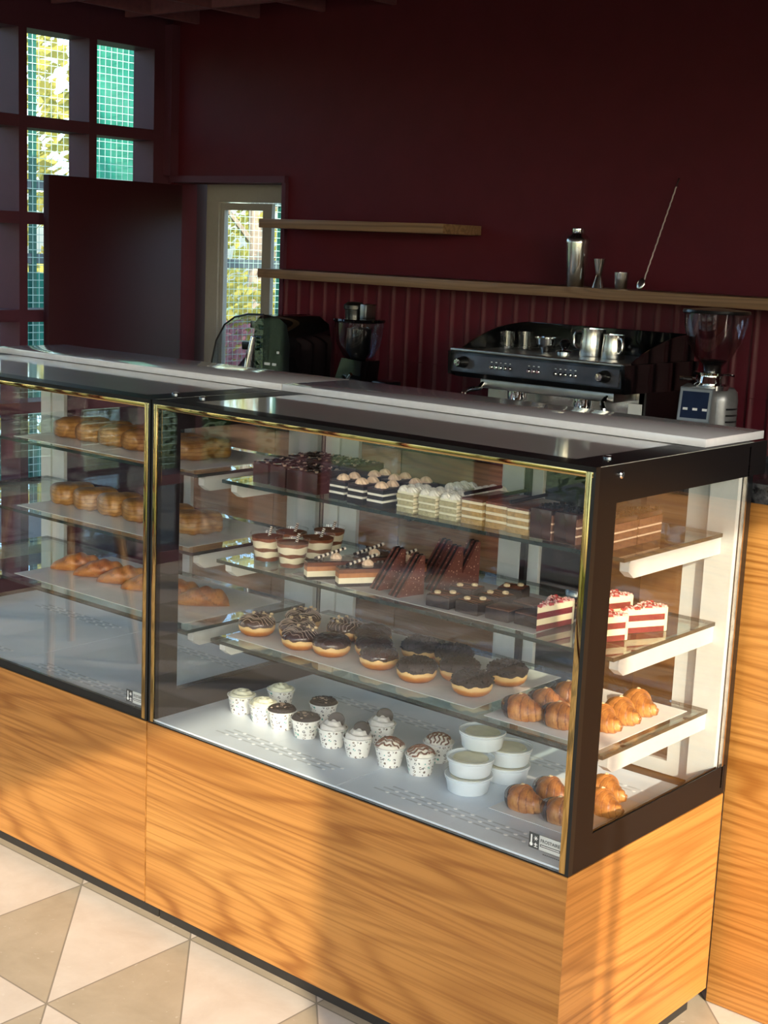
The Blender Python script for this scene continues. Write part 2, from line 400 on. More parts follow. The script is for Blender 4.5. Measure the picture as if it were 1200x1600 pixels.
# ------------------------------------------------------------------ room shell
YB = 2.6          # back wall
XL = -4.10        # inner face of the lattice wall
XR = 2.6          # right wall, glazed
YF = -3.6         # front wall, glazed
ZC = 2.6          # underside of the ceiling slats
E2 = 0.001
struct(MB().box(-4.4, 2.9, -3.9, 3.0, -.12, 0).build('floor', M['floor']))
struct(MB().box(-4.4, 2.9, -3.9, 3.1, ZC + .14, ZC + .3).build('ceiling', M['ceiling']))
m = MB()                                        # egg-crate slats
k = -3.93 - .4
for i in range(18):
    x = -3.93 + .4 * i
    m.box(x - .012, x + .012, YF, YB, ZC, ZC + .14)
for i in range(17):
    y = 1.91 - .41 * 14 + .41 * i
    if YF < y < YB: m.box(XL, XR, y - .012, y + .012, ZC + .001, ZC + .14)
struct(m.build('trim_1', M['slat'], smooth=0))
# back wall with the doorway at its left end
DX0, DX1, DZ = -4.06, -3.32, 1.88
m = MB(); m.box(DX1, XR + .2, YB, YB + .15, 0, ZC + .14); m.box(XL - .15, DX1, YB, YB + .15, DZ, ZC + .14); m.box(XL - .15, DX0 - .02, YB, YB + .15, 0, DZ)
struct(m.build('wall_back', M['burgundy'], smooth=0))
m = MB(); m.box(DX0 - .03, DX1 + .01, YB - .025, YB, DZ, DZ + .03); m.box(DX1 - .012, DX1 + .012, YB - .02, YB, 0, DZ)
m.box(XL, XL + .05, YB - .05, YB, DZ + .03, ZC)
struct(m.build('trim_2', M['burgundy_frame'], smooth=0))
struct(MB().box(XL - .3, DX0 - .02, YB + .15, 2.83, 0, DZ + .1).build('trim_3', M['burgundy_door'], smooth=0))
# lattice wall on the left: bars around a grid of deep openings
m = MB(); X0 = XL - .15
py, bar = .379, .043
y0 = 1.772 - py * 14
m.box(X0, XL, YF - .2, y0 - bar, 0, ZC + .14)
rows = [(2.117, 2.483), (1.704, 2.066), (1.275, 1.652), (.86, 1.221), (.45, .81), (.06, .40)]
for i in range(17):
    yy = y0 + py * i; m.box(X0, XL, yy - bar, yy, 0, ZC + .14)
m.box(X0, XL, y0 + py * 16, YB + .15, 0, ZC + .14)
ze = [0] + [z for r in reversed(rows) for z in r] + [ZC + .14]
for a in range(0, len(ze), 2): m.box(X0 + .0005, XL - .0005, y0, y0 + py * 16, ze[a], ze[a + 1])
struct(m.build('wall_left', M['burgundy_frame'], smooth=0))
struct(MB().box(X0 - .012, X0 - .004, YF, YB, .02, 2.55).build('window_1', M['pane'], smooth=0))
# right wall: tall glazed opening with one broad column and a slim mullion beside it
m = MB(); m.box(XR, XR + .2, YF - .2, .72, 2.53, ZC + .14); m.box(XR, XR + .2, .72, YB + .15, 0, ZC + .14)
m.box(XR, XR + .2, YF - .2, YF, 0, 2.53)
struct(m.build('wall_right', M['burgundy'], smooth=0))
m = MB(); m.box(XR, XR + .012, -2.09, -1.565, 0, 2.53); m.box(XR, XR + .012, -1.542, -1.50, 0, 2.53); m.box(XR, XR + .05, -.2, -.15, 0, 2.53)
struct(m.build('trim_4', M['burgundy_frame'], smooth=0))
struct(MB().box(XR + .03, XR + .036, -1.497, .72, .02, 2.53).box(XR + .03, XR + .036, YF, -2.09, .02, 2.53).build('window_2', M['pane'], smooth=0))
# front wall behind the photographer: wide glazing between mullions
m = MB(); m.box(XL - .15, XR + .2, YF - .2, YF, 2.45, ZC + .14)
for x in (-4.15, -2.9, -1.6, -.3, 1.0, 2.5): m.box(x - .05, x + .05, YF - .12, YF, 0, 2.45)
m.box(XL, XR, YF - .12, YF, 0, .1)
struct(m.build('wall_front', M['burgundy'], smooth=0))
struct(MB().box(XL, XR, YF - .07, YF - .062, .1, 2.45).build('window_3', M['pane'], smooth=0))
# open burgundy door leaf standing against the lattice
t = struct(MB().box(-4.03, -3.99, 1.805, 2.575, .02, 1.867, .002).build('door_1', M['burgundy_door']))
# white glazed outer door in the doorway
d = struct(MB().box(-4.035, -3.95, 2.775, 2.84, 0, 1.93).box(-3.40, -3.30, 2.775, 2.84, 0, 1.93).box(-3.95, -3.40, 2.775, 2.84, 1.80, 1.93)
           .build('door_2', M['white_pvc'], smooth=0))
m = MB(); m.box(-3.948, -3.925, 2.79, 2.812, .02, 1.795); m.box(-3.66, -3.60, 2.79, 2.812, .02, 1.795); m.box(-3.925, -3.66, 2.79, 2.812, 1.762, 1.795); m.box(-3.925, -3.66, 2.79, 2.812, .02, .12)
m.build('door_leaf', M['white_pvc'], d, smooth=0)
MB().box(-3.925, -3.66, 2.797, 2.803, .12, 1.762).build('door_pane', M['pane'], d, smooth=0)
MB().box(-3.60, -3.40, 2.80, 2.806, .02, 1.80).build('side_pane', M['pane'], d, smooth=0)
# ribbed glazed tile backsplash
m = MB(); TP = .0795; z0t, z1t, zj = .952, 1.46, 1.147
prof = [(0, .0), (.004, -.011), (.010, -.013), (.016, -.010), (.021, -.004), (.03, -.003), (.07, -.003), (TP - .001, .0)]
for (za, zb_) in ((z0t, zj - .001), (zj + .001, z1t)):
    x = -3.31
    while x < 2.3:
        vs = [(x + u, YB - .004 + w, z) for z in (za, zb_) for (u, w) in prof]; n = len(prof)
        m.add(vs, [(i, i + 1, n + i + 1, n + i) for i in range(n - 1)])
        x += TP
m.box(-3.31, 2.3, YB - .003, YB - .0005, z0t, z1t)
struct(m.build('trim_5', M['tile'], smooth=50))

# ------------------------------------------------------------------ wall shelves
def wall_shelf(x0, x1, z1, th, label):
    o = MB().box(x0, x1, YB - .25, YB - .001, z1 - th, z1, .0015).build('wall_shelf', M['wood_shelf'], loc=((x0 + x1) / 2, YB - .12, z1))
    return tag(o, label, 'shelf')
wall_shelf(-3.238, -2.22, 1.716, .038, 'short upper oak shelf on the burgundy wall left of the bar tools')
wall_shelf(-3.238, 2.2, 1.503, .038, 'long lower oak shelf running above the ribbed tiles and espresso machine')

# ------------------------------------------------------------------ display cases
L_, D_, ZB, ZT, G = 1.168, .598, .505, 1.260, .004
DECK = .512
SH = [(1.069, .178), (.880, .166), (.690, .152)]        # shelf top height, front edge
def pane_box(x0, x1, y0, y1, z0, z1): return MB().box(x0, x1, y0, y1, z0, z1)
def display_case(x0, x1, label, seam=True):
    cx = (x0 + x1) / 2
    r = thing('display_case', label, 'display case', (cx, D_ / 2, 0))
    def B(mb, name, mat, par=None, sm=35): return mb.build(name, mat, par or r, world=True, smooth=sm)
    g0, g1 = x0 + .004, x1 - .004
    B(MB().prism([(x0, 0), (x1, 0), (x1 - .018, .018), (x0, .018)], 'z', .055, ZB), 'front_panel', M['wood_x'], sm=0)
    B(MB().prism([(x1, .0004), (x1, D_), (x1 - .018, D_), (x1 - .018, .0184)], 'z', .055, ZB), 'side_panel', M['wood_y'], sm=0)
    B(MB().box(x0, x0 + .018, .018, D_, .055, ZB), 'side_panel', M['wood_y'])
    B(MB().box(x0 + .001, x1 - (.03 if x1 > -.1 else 0), .045, D_ - .02, 0, .054), 'plinth', M['dark_gap'])
    B(MB().box(x0 + .018, x1 - .018, .018, D_, .4, DECK - .001), 'cooling_body', M['black_matte'])
    # deck and its vents
    dk = B(MB().box(g0 + .002, cx - .0008, .012, .55, DECK - .004, DECK).box(cx + .0008, g1 - .002, .012, .55, DECK - .004, DECK), 'deck', M['deck'])
    for yrow in (.062, .43):
        for half in (0, 1):
            s = MB(); xa = (g0 if half == 0 else cx) + .16 * (1 if half == 0 else .38); n = 8 if half == 0 else 9
            for j in range(3):
                for i in range(n):
                    x = xa + i * .043 + j * .012; y = yrow + j * .0165
                    s.mi = 0; s.quad((x, y, DECK + .0003), (x + .03, y, DECK + .0003), (x + .03, y + .0058, DECK + .0003), (x, y + .0058, DECK + .0003))
                    s.mi = 1; s.cyl((x + .036, y + .003, DECK), (x + .036, y + .003, DECK + .0004), .0038, seg=10)
            s.build('vent_slot_field', [M['slot'], M['dot']], dk, smooth=0).location = tuple(-v for v in wloc(r))
    B(MB().box(g0, g1, .0042, .0118, ZB, ZB + .0025 if x1 > -.1 else DECK + .014), 'front_gasket', M['black_rubber'])
    # glazing
    fg = B(pane_box(g0, g1, G, G + .006, ZB + .003 if x1 > -.1 else DECK + .0145, ZT - .006), 'front_glass', M['glass'], sm=0)
    t = MB(); w = .011
    t.box(g0 + .002, g1 - .002, .0015, G, ZT - .008 - w, ZT - .008, .001); 
    for (a, b) in ((g0 + .002, g0 + .013), (g1 - .017, g1 - .004)): t.box(a, b, .0012, G, ZB + .004, ZT - .008, .001)
    plabel(B(t, 'brass_trim', M['gold']), 'polished brass edging strip')
    for (a, b) in ((x0 + .0005, g0 + .002), (g1 - .004, x1 - .0008)): B(MB().box(a, b, .0018, .016, ZB + .001, ZT), 'corner_seal', M['black_rubber'])
    for (sx, inn, sg) in ((g1, -1, 1), (g0, 1, -1)):
        xa, xb = (sx - .006, sx) if sg > 0 else (sx, sx + .006)
        B(pane_box(xa, xb, G + .007, .582, DECK, ZT - .006), 'side_glass', M['glass'], sm=0)
        fr = MB(); xo, xi = (sx, sx + .0025) if sg > 0 else (sx - .0025, sx)
        fr.box(xo, xi, .006, .078, ZB + .001, ZT - .001); fr.box(xo, xi, .078, .66 if sg > 0 else .6, 1.190, ZT - .001); fr.box(xo, xi, .078, .6, ZB + .001, .568)
        # the same border seen from inside
        xo, xi = (sx - .0075, sx - .0062) if sg > 0 else (sx + .0062, sx + .0075)
        fr.box(xo, xi, .012, .078, DECK, ZT - .008); fr.box(xo, xi, .078, .575, 1.190, ZT - .008); fr.box(xo, xi, .078, .575, DECK, .568)
        B(fr, 'side_border', M['brown_frame'], sm=0)
    # beaded silver strip and black rear posts
    for sx in (g1 - .0015, g0 + .0015):
        bd = MB(); bd.box(sx - .0036, sx + .0036, .5832, .5888, .52, 1.2466)
        for i in range(118):
            z = .52 + i * .0062; bd.box(sx - .004, sx + .004, .583, .589, z, z + .005)
        B(bd, 'beaded_strip', M['bead'], sm=0)
    for (a, b) in ((x1 - .03, x1 - .003), (x0 + .003, x0 + .03)): B(MB().box(a, b, .5895, .612, ZB, ZT - .002), 'rear_post', M['black'], sm=0)
    # top
    tp = B(MB().box(g0 - .002, g1 + .002, .0035, .60, ZT - .006, ZT), 'top_glass', M['top_glass'], sm=0)
    tb = MB(); zt = ZT + .0006
    tb.box(g0 - .003, g1 + .003, .002, .058, zt - .0005, zt); tb.box(g0 - .003, g0 + .075, .058, .6, zt - .0005, zt); tb.box(g1 - .075, g1 + .003, .058, .6, zt - .0005, zt)
    tb.box(g0 - .003, g1 + .003, .0015, .0035, ZT - .008, zt); B(tb, 'top_border', M['brown_frame'], sm=0)
    B(MB().box(g0 + .02, g1 - .02, .35, .585, ZT - .03, ZT - .008), 'canopy', M['black_matte'], sm=0)
    for bx in (g0 + .035, g1 - .046): B(MB().lathe([(.009, 0), (.009, .003), (.006, .005), (0, .005)], 14, (bx, .119, zt)), 'top_bolt', M['chrome'])
    if x1 > -.1:
      sb = MB(); sb.lathe([(.0075, 0), (.0075, .004), (.005, .006), (0, .006)], 14); sb.xform(Matrix.Translation((g1 + .0022, .084, 1.241)) @ Matrix.Rotation(pi / 2, 4, 'Y'))
      B(sb, 'side_bolt', M['chrome'])
    # shelves: glass with green edges on white brackets
    for (z, yf) in SH:
        xa, xb = x0 + .045, x1 - .036
        s = MB(); th = .008
        s.mi = 0; s.quad((xa, yf, z), (xb, yf, z), (xb, .565, z), (xa, .565, z)); s.quad((xa, yf, z - th), (xa, .565, z - th), (xb, .565, z - th), (xb, yf, z - th))
        s.mi = 1
        for (p, q) in (((xa, yf), (xb, yf)), ((xb, yf), (xb, .565)), ((xb, .565), (xa, .565)), ((xa, .565), (xa, yf))):
            s.quad((p[0], p[1], z - th), (q[0], q[1], z - th), (q[0], q[1], z), (p[0], p[1], z))
        sh = B(s, 'glass_shelf', [M['shelf_glass'], M['glass_edge']], sm=0)
        for xs in (xa + .004, xb - .024):
            y1 = yf + .026; zt_ = z - th - .0008
            poly = [(y1 + .008, zt_), (.598, zt_), (.598, zt_ - .036), (y1 + .02, zt_ - .036), (y1, zt_ - .022), (y1, zt_ - .004)]
            B(MB().prism(poly, 'x', xs, xs + .02), 'shelf_bracket', M['white_metal'], sm=20)
            for yy in (yf + .10, .50): B(MB().cyl((xs + .01, yy, zt_), (xs + .01, yy, z - th + .0004), .007, seg=12), 'shelf_bumper', M['black_rubber'])
    # rear sliding doors
    def door(xa, xb, y, sw):
        f = MB(); zb_, zt_ = DECK + .002, ZT - .012
        f.box(xa, xa + sw, y, y + .012, zb_, zt_); f.box(xb - sw, xb, y, y + .012, zb_, zt_); f.box(xa + sw, xb - sw, y, y + .012, zb_, zb_ + .03); f.box(xa + sw, xb - sw, y, y + .012, zt_ - .03, zt_)
        o = B(f, 'sliding_door', M['white_metal'], sm=0)
        pane_box(xa + sw, xb - sw, y + .003, y + .008, zb_ + .03, zt_ - .03).build('door_pane', M['glass'], o, world=True, smooth=0)
    door(x0 + .062, cx - .022 + .06, .572, .058); door(cx + .026 - .0, x1 - .075, .586, .058)
    B(MB().box(x0 + .012, x0 + .06, .567, .582, DECK, ZT - .01), 'rear_jamb', M['white_metal'], sm=0); B(MB().box(x1 - .074, x1 - .012, .567, .582, DECK, ZT - .01), 'rear_jamb', M['white_metal'], sm=0)
    B(MB().box(cx + .0385, cx + .0415, .57, .585, DECK, ZT - .012), 'door_edge', M['white_metal'], sm=0)
    B(MB().box(cx + .042, cx + .056, .573, .585, DECK, ZT - .012), 'door_seal', M['black_rubber'], sm=0)
    return r, fg
caseA, glassA = display_case(-1.168, 0, 'right refrigerated glass display case on oak base, filled with cakes and doughnuts')
caseB, glassB = display_case(-2.365, -1.1725, 'left refrigerated glass display case on oak base, holding rolls and baked pastries')

# maker's sticker on each front glass
def text_mesh(body, size, bold=0):
    cu = bpy.data.curves.new('t', 'FONT'); cu.body = body; cu.size = size; cu.align_x = 'LEFT'; cu.offset = bold; cu.resolution_u = 3
    ob = bpy.data.objects.new('t', cu); COL.objects.link(ob)
    dg = bpy.context.evaluated_depsgraph_get(); me = bpy.data.meshes.new_from_object(ob.evaluated_get(dg))
    vs = [v.co.copy() for v in me.vertices]; fs = [list(p.vertices) for p in me.polygons]
    bpy.data.objects.remove(ob); bpy.data.curves.remove(cu); bpy.data.meshes.remove(me); return vs, fs
def sticker(x0, case, fg, W=.073):
    m = MB(); y = .0036; z1, z0 = .567, .537
    def rc(a, b, c, d, yy): m.quad((x0 + a, yy, c), (x0 + b, yy, c), (x0 + b, yy, d), (x0 + a, yy, d))
    m.mi = 0; rc(0, .023, z0, z1, y)
    for (a, b, c, d) in ((.023, W, z1 - .0008, z1), (.023, W, z0, z0 + .0008), (W - .0008, W, z0, z1)): rc(a, b, c, d, y)
    rc(.025, W - .003, z0 + .0075, z0 + .0125, y)
    m.mi = 2; rc(.023, W - .0008, z0 + .0008, z1 - .0008, y + .0002); m.mi = 1
    rc(.027, W - .005, z0 + .0094, z0 + .0106, y - .0002)
    def disc(cx, cz, r, yy, n=14): m.add([(x0 + cx + r * cos(2 * pi * i / n), yy - .0001 - r * .02, cz + r * sin(2 * pi * i / n)) for i in range(n)], [tuple(range(n))])
    rc(.0042, .0072, z0 + .009, z1 - .005, y - .0002); disc(.0057, z0 + .0075, .0036, y - .0002); disc(.0057, z1 - .005, .0015, y - .0002)
    for i in range(6):
        t = pi * i / 3; a = Vector((cos(t), sin(t))); b = Vector((-a.y, a.x)) * .0006; c = Vector((.0155, z1 - .0095))
        p = [c - b, c + b, c + a * .0045 + b, c + a * .0045 - b]; m.quad(*[(x0 + q.x, y - .0002 - i * .00002, q.y) for q in p])
    rc(.0115, .0195, z0 + .008, z0 + .0095, y - .0002); rc(.0145, .0165, z0 + .005, z0 + .012, y - .00025); rc(.012, .020, z0 + .0035, z0 + .0046, y - .0002)
    m.mi = 0
    vs, fs = text_mesh('FROSTAIRE', .0088, .00018); wmax = max(v.x for v in vs); k = (W - .030) / wmax
    m.add([(x0 + .0255 + v.x * k, y - .0002, z0 + .0165 + v.y * 1.05) for v in vs], fs)
    for i in range(9 if W > .07 else 6): rc(.032 + i * .0042, .0352 + i * .0042, z0 - .0065, z0 - .0048, y)
    l = wloc(fg); m.v = [(a - l[0], b - l[1], c - l[2]) for a, b, c in m.v]
    plabel(m.build('sticker', [M['ink'], M['label_white'], M['label_film']], fg, smooth=0), 'small dark and white maker sticker with thermometer sign')
sticker(-.0915, caseA, glassA); sticker(-1.2495, caseB, glassB, .060)

# white slabs on top of the cases
for (a, b, lb) in ((-1.1665, -.012, 'right white stone slab along the top of the right display case'), (-2.365, -1.1695, 'left white stone slab along the top of the left display case')):
    tag(MB().box(a, b, .4126, .6631, ZT + .001, 1.278, .0015).build('stone_slab', M['white_slab'], loc=((a + b) / 2, .54, ZT + .001)), lb, 'counter top')

# ------------------------------------------------------------------ bar counter on the right, back counter
t = thing('bar_counter', 'tall oak-fronted bar counter with black granite top, right of the display case', 'counter', (.9, .75, 0))
MB().box(-.016, 2.2, .636, .655, .004, 1.130, .0012).build('front_panel', M['wood_bar'], t, world=True)
MB().box(-.016, .003, .655, .885, .004, 1.130).build('end_panel', M['black_matte'], t, world=True)
MB().box(-.019, 2.22, .620, .899, 1.131, 1.173, .002).build('granite_top', M['granite'], t, world=True)
t = thing('back_counter', 'low oak back counter with black top carrying the coffee machines', 'counter', (-1.0, 2.25, 0))
BC = .93
MB().box(-3.28, 2.2, 1.93, 2.575, BC - .04, BC, .002).build('counter_top', M['granite'], t, world=True)
MB().box(-3.26, 2.2, 1.99, 2.575, 0, .08).build('plinth', M['black_matte'], t, world=True)
MB().box(-3.26, 2.2, 1.985, 2.575, .08, BC - .041).build('cabinet_body', M['black_matte'], t, world=True)
struct(MB().box(-3.28, 2.2, 2.577, 2.592, BC + .0005, .952).build('trim_6', M['granite'], smooth=0))
xx = [-3.25, -2.72, -2.06, -1.55, -1.02, -.45, .1, .65, 1.2, 1.75, 2.19]
for i in range(len(xx) - 1):
    if i == 3: continue
    d = MB().box(xx[i] + .003, xx[i + 1] - .003, 1.965, 1.984, .085, BC - .05, .001).build('cabinet_door', M['wood_back'], t, world=True)
    MB().box(xx[i] + .05, xx[i] + .062, 1.955, 1.965, .62, .78).build('door_handle', M['black'], d, world=True)

# ------------------------------------------------------------------ cake pieces
def layered(w, d, layers, jit=.0008, seed=0):
    """a cut cake block: one box per layer, front-left corner at origin"""
    rnd = random.Random(seed); m = MB(); z = 0; idx = {}; mats = []
    for (h, mt) in layers:
        if mt not in idx: idx[mt] = len(mats); mats.append(M[mt])
        m.mi = idx[mt]; j = [rnd.uniform(-jit, jit) for _ in range(4)]
        m.box(-w / 2 + j[0], w / 2 + j[1], -d / 2 + j[2], d / 2 + j[3], z, z + h + .0003, min(.0015, h * .3)); z += h
    return m, mats, z
def add_wrap(par, w, d, h, lift=.002):
    m = MB(); e = .0015
    a, b, c, dd = (-w / 2 - e, -d / 2 - e), (w / 2 + e, -d / 2 - e), (w / 2 + e, d / 2 + e), (-w / 2 - e, d / 2 + e)
    for p, q in ((a, b), (b, c), (c, dd), (dd, a)): m.quad((p[0], p[1], .0003), (q[0], q[1], .0003), (q[0], q[1], h + lift), (p[0], p[1], h + lift))
    return m.build('clear_wrap', M['film'], par, smooth=0)
def rosette(m, c, r, h, lobes=8, twist=1.2):
    def fn(u, v):
        t = 2 * pi * u; k = (1 - v ** 2.2) ** .62 if v < 1 else 0
        rad = r * (k * (1 + .13 * cos(lobes * t + twist * v * 4)) + .01)
        return (c[0] + rad * cos(t), c[1] + rad * sin(t), c[2] + h * v)
    m.surf(fn, lobes * 4, 9, cu=True); return m

Z1, Z2, Z3 = SH[0][0], SH[1][0], SH[2][0]
# --- S1 tall dark chocolate slices in film
def choc_slice(seed, h=.049, d=.10, w=.047, flakes=True):
    t = thing('chocolate_cake_slice', '', 'cake')
    m, mats, H = layered(w, d, [(h * .94, 'choc'), (h * .06, 'choc_gloss')], .0012, seed); m.build('cake_body', mats, t)
    if flakes:
        f = MB(); rnd = random.Random(seed)
        for i in range(46):
            x, y = rnd.uniform(-w / 2 + .005, w / 2 - .005), rnd.uniform(-d / 2 + .005, d / 2 - .005); s = rnd.uniform(.002, .0045)
            q = MB().box(-s, s, -s * .5, s * .5, 0, rnd.uniform(.001, .004)); q.xform(Matrix.Translation((x, y, H - .0006)) @ Matrix.Rotation(rnd.uniform(0, 6), 4, 'Z') @ Matrix.Rotation(rnd.uniform(-.5, .5), 4, 'X'))
            f.mi = 1 if i % 5 == 0 else 0; f.add(q.v, q.f)
        f.build('chocolate_flakes', [M['choc_black'], M['drizzle_w']], t, smooth=0)
    add_wrap(t, w, d, H, .006); return t
P = Proto(choc_slice(1))
grp = 'dark chocolate slices at the left of the top shelf'
ordn = ['first', 'second', 'third', 'fourth', 'fifth', 'sixth']
for i, (x, y) in enumerate([(-1.032, .262), (-.974, .260), (-.917, .256), (-.866, .252)]):
    P.place((x, y, Z1), 0, f'tall dark chocolate cake slice, {ordn[i]} from left in front row of top shelf', grp)
for i, (x, y) in enumerate([(-1.03, .375), (-.972, .374), (-.914, .372), (-.858, .37)]):
    P.place((x, y, Z1), 0, f'tall dark chocolate cake slice, {ordn[i]} from left in the row behind, top shelf', grp, (1, 1, 1.12))
# --- black forest
def forest_slice():
    t = thing('black_forest_slice', '', 'cake'); w, d = .046, .074
    m, mats, H = layered(w, d, [(.013, 'choc_black'), (.005, 'cream_white'), (.009, 'choc_black'), (.005, 'cream_white'), (.008, 'choc_black'), (.003, 'choc')], .001, 3); m.build('cake_body', mats, t)
    for yy in (-.018, .018):
        rosette(MB(), (.002, yy, H - .001), .0135, .015).build('cream_rosette', M['cream_peach'], t)
    add_wrap(t, w, d, H, .004); return t
P = Proto(forest_slice()); grp = 'black and white layered slices with peach cream rosettes'
for i, (x, y) in enumerate([(-.781, .237), (-.720, .229), (-.660, .225)]):
    P.place((x, y, Z1), 0, f'dark layered slice with peach cream rosettes, {ordn[i]} from left in front row', grp)
for i, (x, y) in enumerate([(-.772, .33), (-.712, .33), (-.648, .325)]):
    P.place((x, y, Z1), 0, f'dark layered slice with peach cream rosettes, {ordn[i]} from left in row behind', grp)
# --- pale cream slices with piped whipped cream
def lime_slice():
    t = thing('cream_slice', '', 'cake'); w, d = .046, .072
    m, mats, H = layered(w, d, [(.011, 'sponge_green'), (.004, 'cream_green'), (.010, 'sponge_green'), (.004, 'cream_green'), (.010, 'sponge_green'), (.006, 'cream_green')], .0012, 5)
    m.mi = len(mats); mats.append(M['cream']); 
    for k in range(5): m.box(w / 2 - .0002, w / 2 + .0012, -d / 2, d / 2, .004 + k * .008, .009 + k * .008, .0004)
    m.build('cake_body', mats, t)
    for (px, yy) in ((-.011, -.024), (.011, -.024), (-.011, -.002), (.011, -.002), (-.010, .021), (.011, .021)):
        rosette(MB(), (px, yy, H - .001), .0125, .013, 9, 2).build('cream_rosette', M['cream_white'], t)
    add_wrap(t, w, d, H, .003); return t
P = Proto(lime_slice()); grp = 'pale slices piped with white cream'
for i, (x, y) in enumerate([(-.588, .238), (-.532, .242), (-.477, .243)]):
    P.place((x, y, Z1), 0, f'pale green-cream slice piped with white cream, {ordn[i]} from left in front row', grp)
for i, (x, y) in enumerate([(-.548, .345), (-.48, .36)]):
    P.place((x, y, Z1), 0, f'pale cream slice piped with white cream, {("left","right")[i]} one of the back pair', grp)
# --- caramel layered slices with a chocolate stick
def caramel_slice():
    t = thing('caramel_slice', '', 'cake'); w, d = .05, .13
    m, mats, H = layered(w, d, [(.010, 'sponge_tan'), (.005, 'cream'), (.008, 'sponge_tan'), (.005, 'cream'), (.008, 'sponge_tan'), (.005, 'cream'), (.004, 'glaze_brown')], .001, 8); m.build('cake_body', mats, t)
    MB().tube([(-w / 2 + .002, -d / 2 + .006, H + .006), (-w / 2 + .012, d / 2 - .012, H + .010)], .0032, 8).build('chocolate_stick', M['choc_black'], t)
    add_wrap(t, w, d, H, .004); return t
P = Proto(caramel_slice()); grp = 'caramel topped slices with chocolate sticks'
for i, (x, y) in enumerate([(-.418, .276), (-.358, .278), (-.301, .272)]):
    P.place((x, y, Z1), 0, f'caramel-topped layered slice with a chocolate stick, {ordn[i]} from left on top shelf', grp, (1.06, 1, 1.18))
# --- chocolate layer slices at the right end
def layer_choc():
    t = thing('chocolate_layer_slice', '', 'cake'); w, d = .046, .088
    L = [(.012, 'sponge_brown'), (.0025, 'cream_peach'), (.010, 'sponge_brown'), (.0025, 'cream_peach'), (.012, 'sponge_brown'), (.007, 'choc')]
    m, mats, H = layered(w, d, L, .001, 11); m.mi = len(mats); mats.append(M['choc_gloss']); m.box(-w / 2 - .0006, w / 2 - .002, -d / 2 - .0022, -d / 2, .001, H, .0006); m.build('cake_body', mats, t)
    f = MB(); rnd = random.Random(4)
    for i in range(30): f.box(*(lambda x, y, s: (x, x + s, y, y + s * .5))(rnd.uniform(-.02, .015), rnd.uniform(-.04, .036), rnd.uniform(.004, .007)), H - .0005, H + rnd.uniform(.001, .006))
    f.build('chocolate_flakes', M['choc_black'], t, smooth=0); add_wrap(t, w, d, H, .012); return t
P = Proto(layer_choc()); grp = 'dark chocolate layer slices at the right of the top shelf'
for i, (x, y) in enumerate([(-.240, .245), (-.184, .247), (-.112, .263)]):
    P.place((x, y, Z1), 0, ['dark chocolate layer slice beside the rightmost caramel slice', 'dark chocolate layer slice between two others at right of top shelf', 'film-wrapped chocolate layer slice nearest the right glass, front row'][i], grp, (1.08, 1, 1.3))
for i, (x, y) in enumerate([(-.112, .356),]):
    P.place((x, y, Z1), 0, 'film-wrapped chocolate layer slice by the right glass, behind the front one', grp, (1.08, 1, 1.3))

# --- S2 dessert cups
def wafer(par, p0, p1, r=.0033):
    m = MB(); p0 = Vector(p0); p1 = Vector(p1); n = 14
    for i in range(n):
        m.mi = i % 2; m.cyl(p0.lerp(p1, i / n), p0.lerp(p1, (i + 1) / n), r, seg=8)
    return m.build('wafer_stick', [M['wafer_dark'], M['wafer_light']], par, smooth=60)
def dessert_cup():
    t = thing('dessert_cup', '', 'dessert'); r0, r1, H = .025, .0365, .064
    m = MB(); mats = [M['choc_milk'], M['cream'], M['cocoa']]; zs = [.006, .015, .028, .036, .051, .058]
    rad = lambda z: r0 + (r1 - r0) * z / H - .0008
    for i in range(5):
        m.mi = (0, 1, 0, 1, 2)[i]
        def wz(z, t, i): return z + (.0012 * sin(5 * t + i * 2) if 0 < i < 5 else 0)
        vs = []; n = 28
        for k in range(n):
            a = 2 * pi * k / n
            for z, ii in ((zs[i], i), (zs[i + 1], i + 1)): zz = wz(z, a, ii); vs.append((rad(zz) * cos(a), rad(zz) * sin(a), zz))
        fs = [(2 * k, 2 * ((k + 1) % n), 2 * ((k + 1) % n) + 1, 2 * k + 1) for k in range(n)]
        if i == 4: fs.append(tuple(2 * k + 1 for k in range(n)))
        if i == 0: fs.append(tuple(2 * k for k in range(n)))
        m.add(vs, fs)
    m.build('layered_filling', mats, t)
    c = MB(); c.lathe([(0, .001), (.018, .001), (.019, 0), (.021, .003), (r0, .005), (r1, H), (r1 + .0015, H + .0005), (r1 + .0015, H + .002), (r1 - .0008, H + .001)], 28, cap=False); c.build('plastic_cup', M['clear'], t)
    wafer(t, (.004, .004, .05), (.012, .006, .078)); return t
P = Proto(dessert_cup()); grp = 'layered dessert cups with wafer sticks'
for i, (x, y, rz, lb) in enumerate([(-1.028, .238, 1.2, 'layered cream and cocoa dessert cup nearest the left glass, second shelf'), (-.943, .235, .2, 'layered dessert cup at the shelf front with a striped wafer, right of the leftmost cup'),
                                    (-.945, .322, .6, 'layered dessert cup directly behind the front cup, beside the mousse slices'), (-1.030, .32, .3, 'layered dessert cup half hidden behind the two front cups'), (-.99, .41, .5, 'layered dessert cup furthest back on the second shelf')]):
    P.place((x, y, Z2), rz, lb, grp, (1.08, 1.08, 1.06))
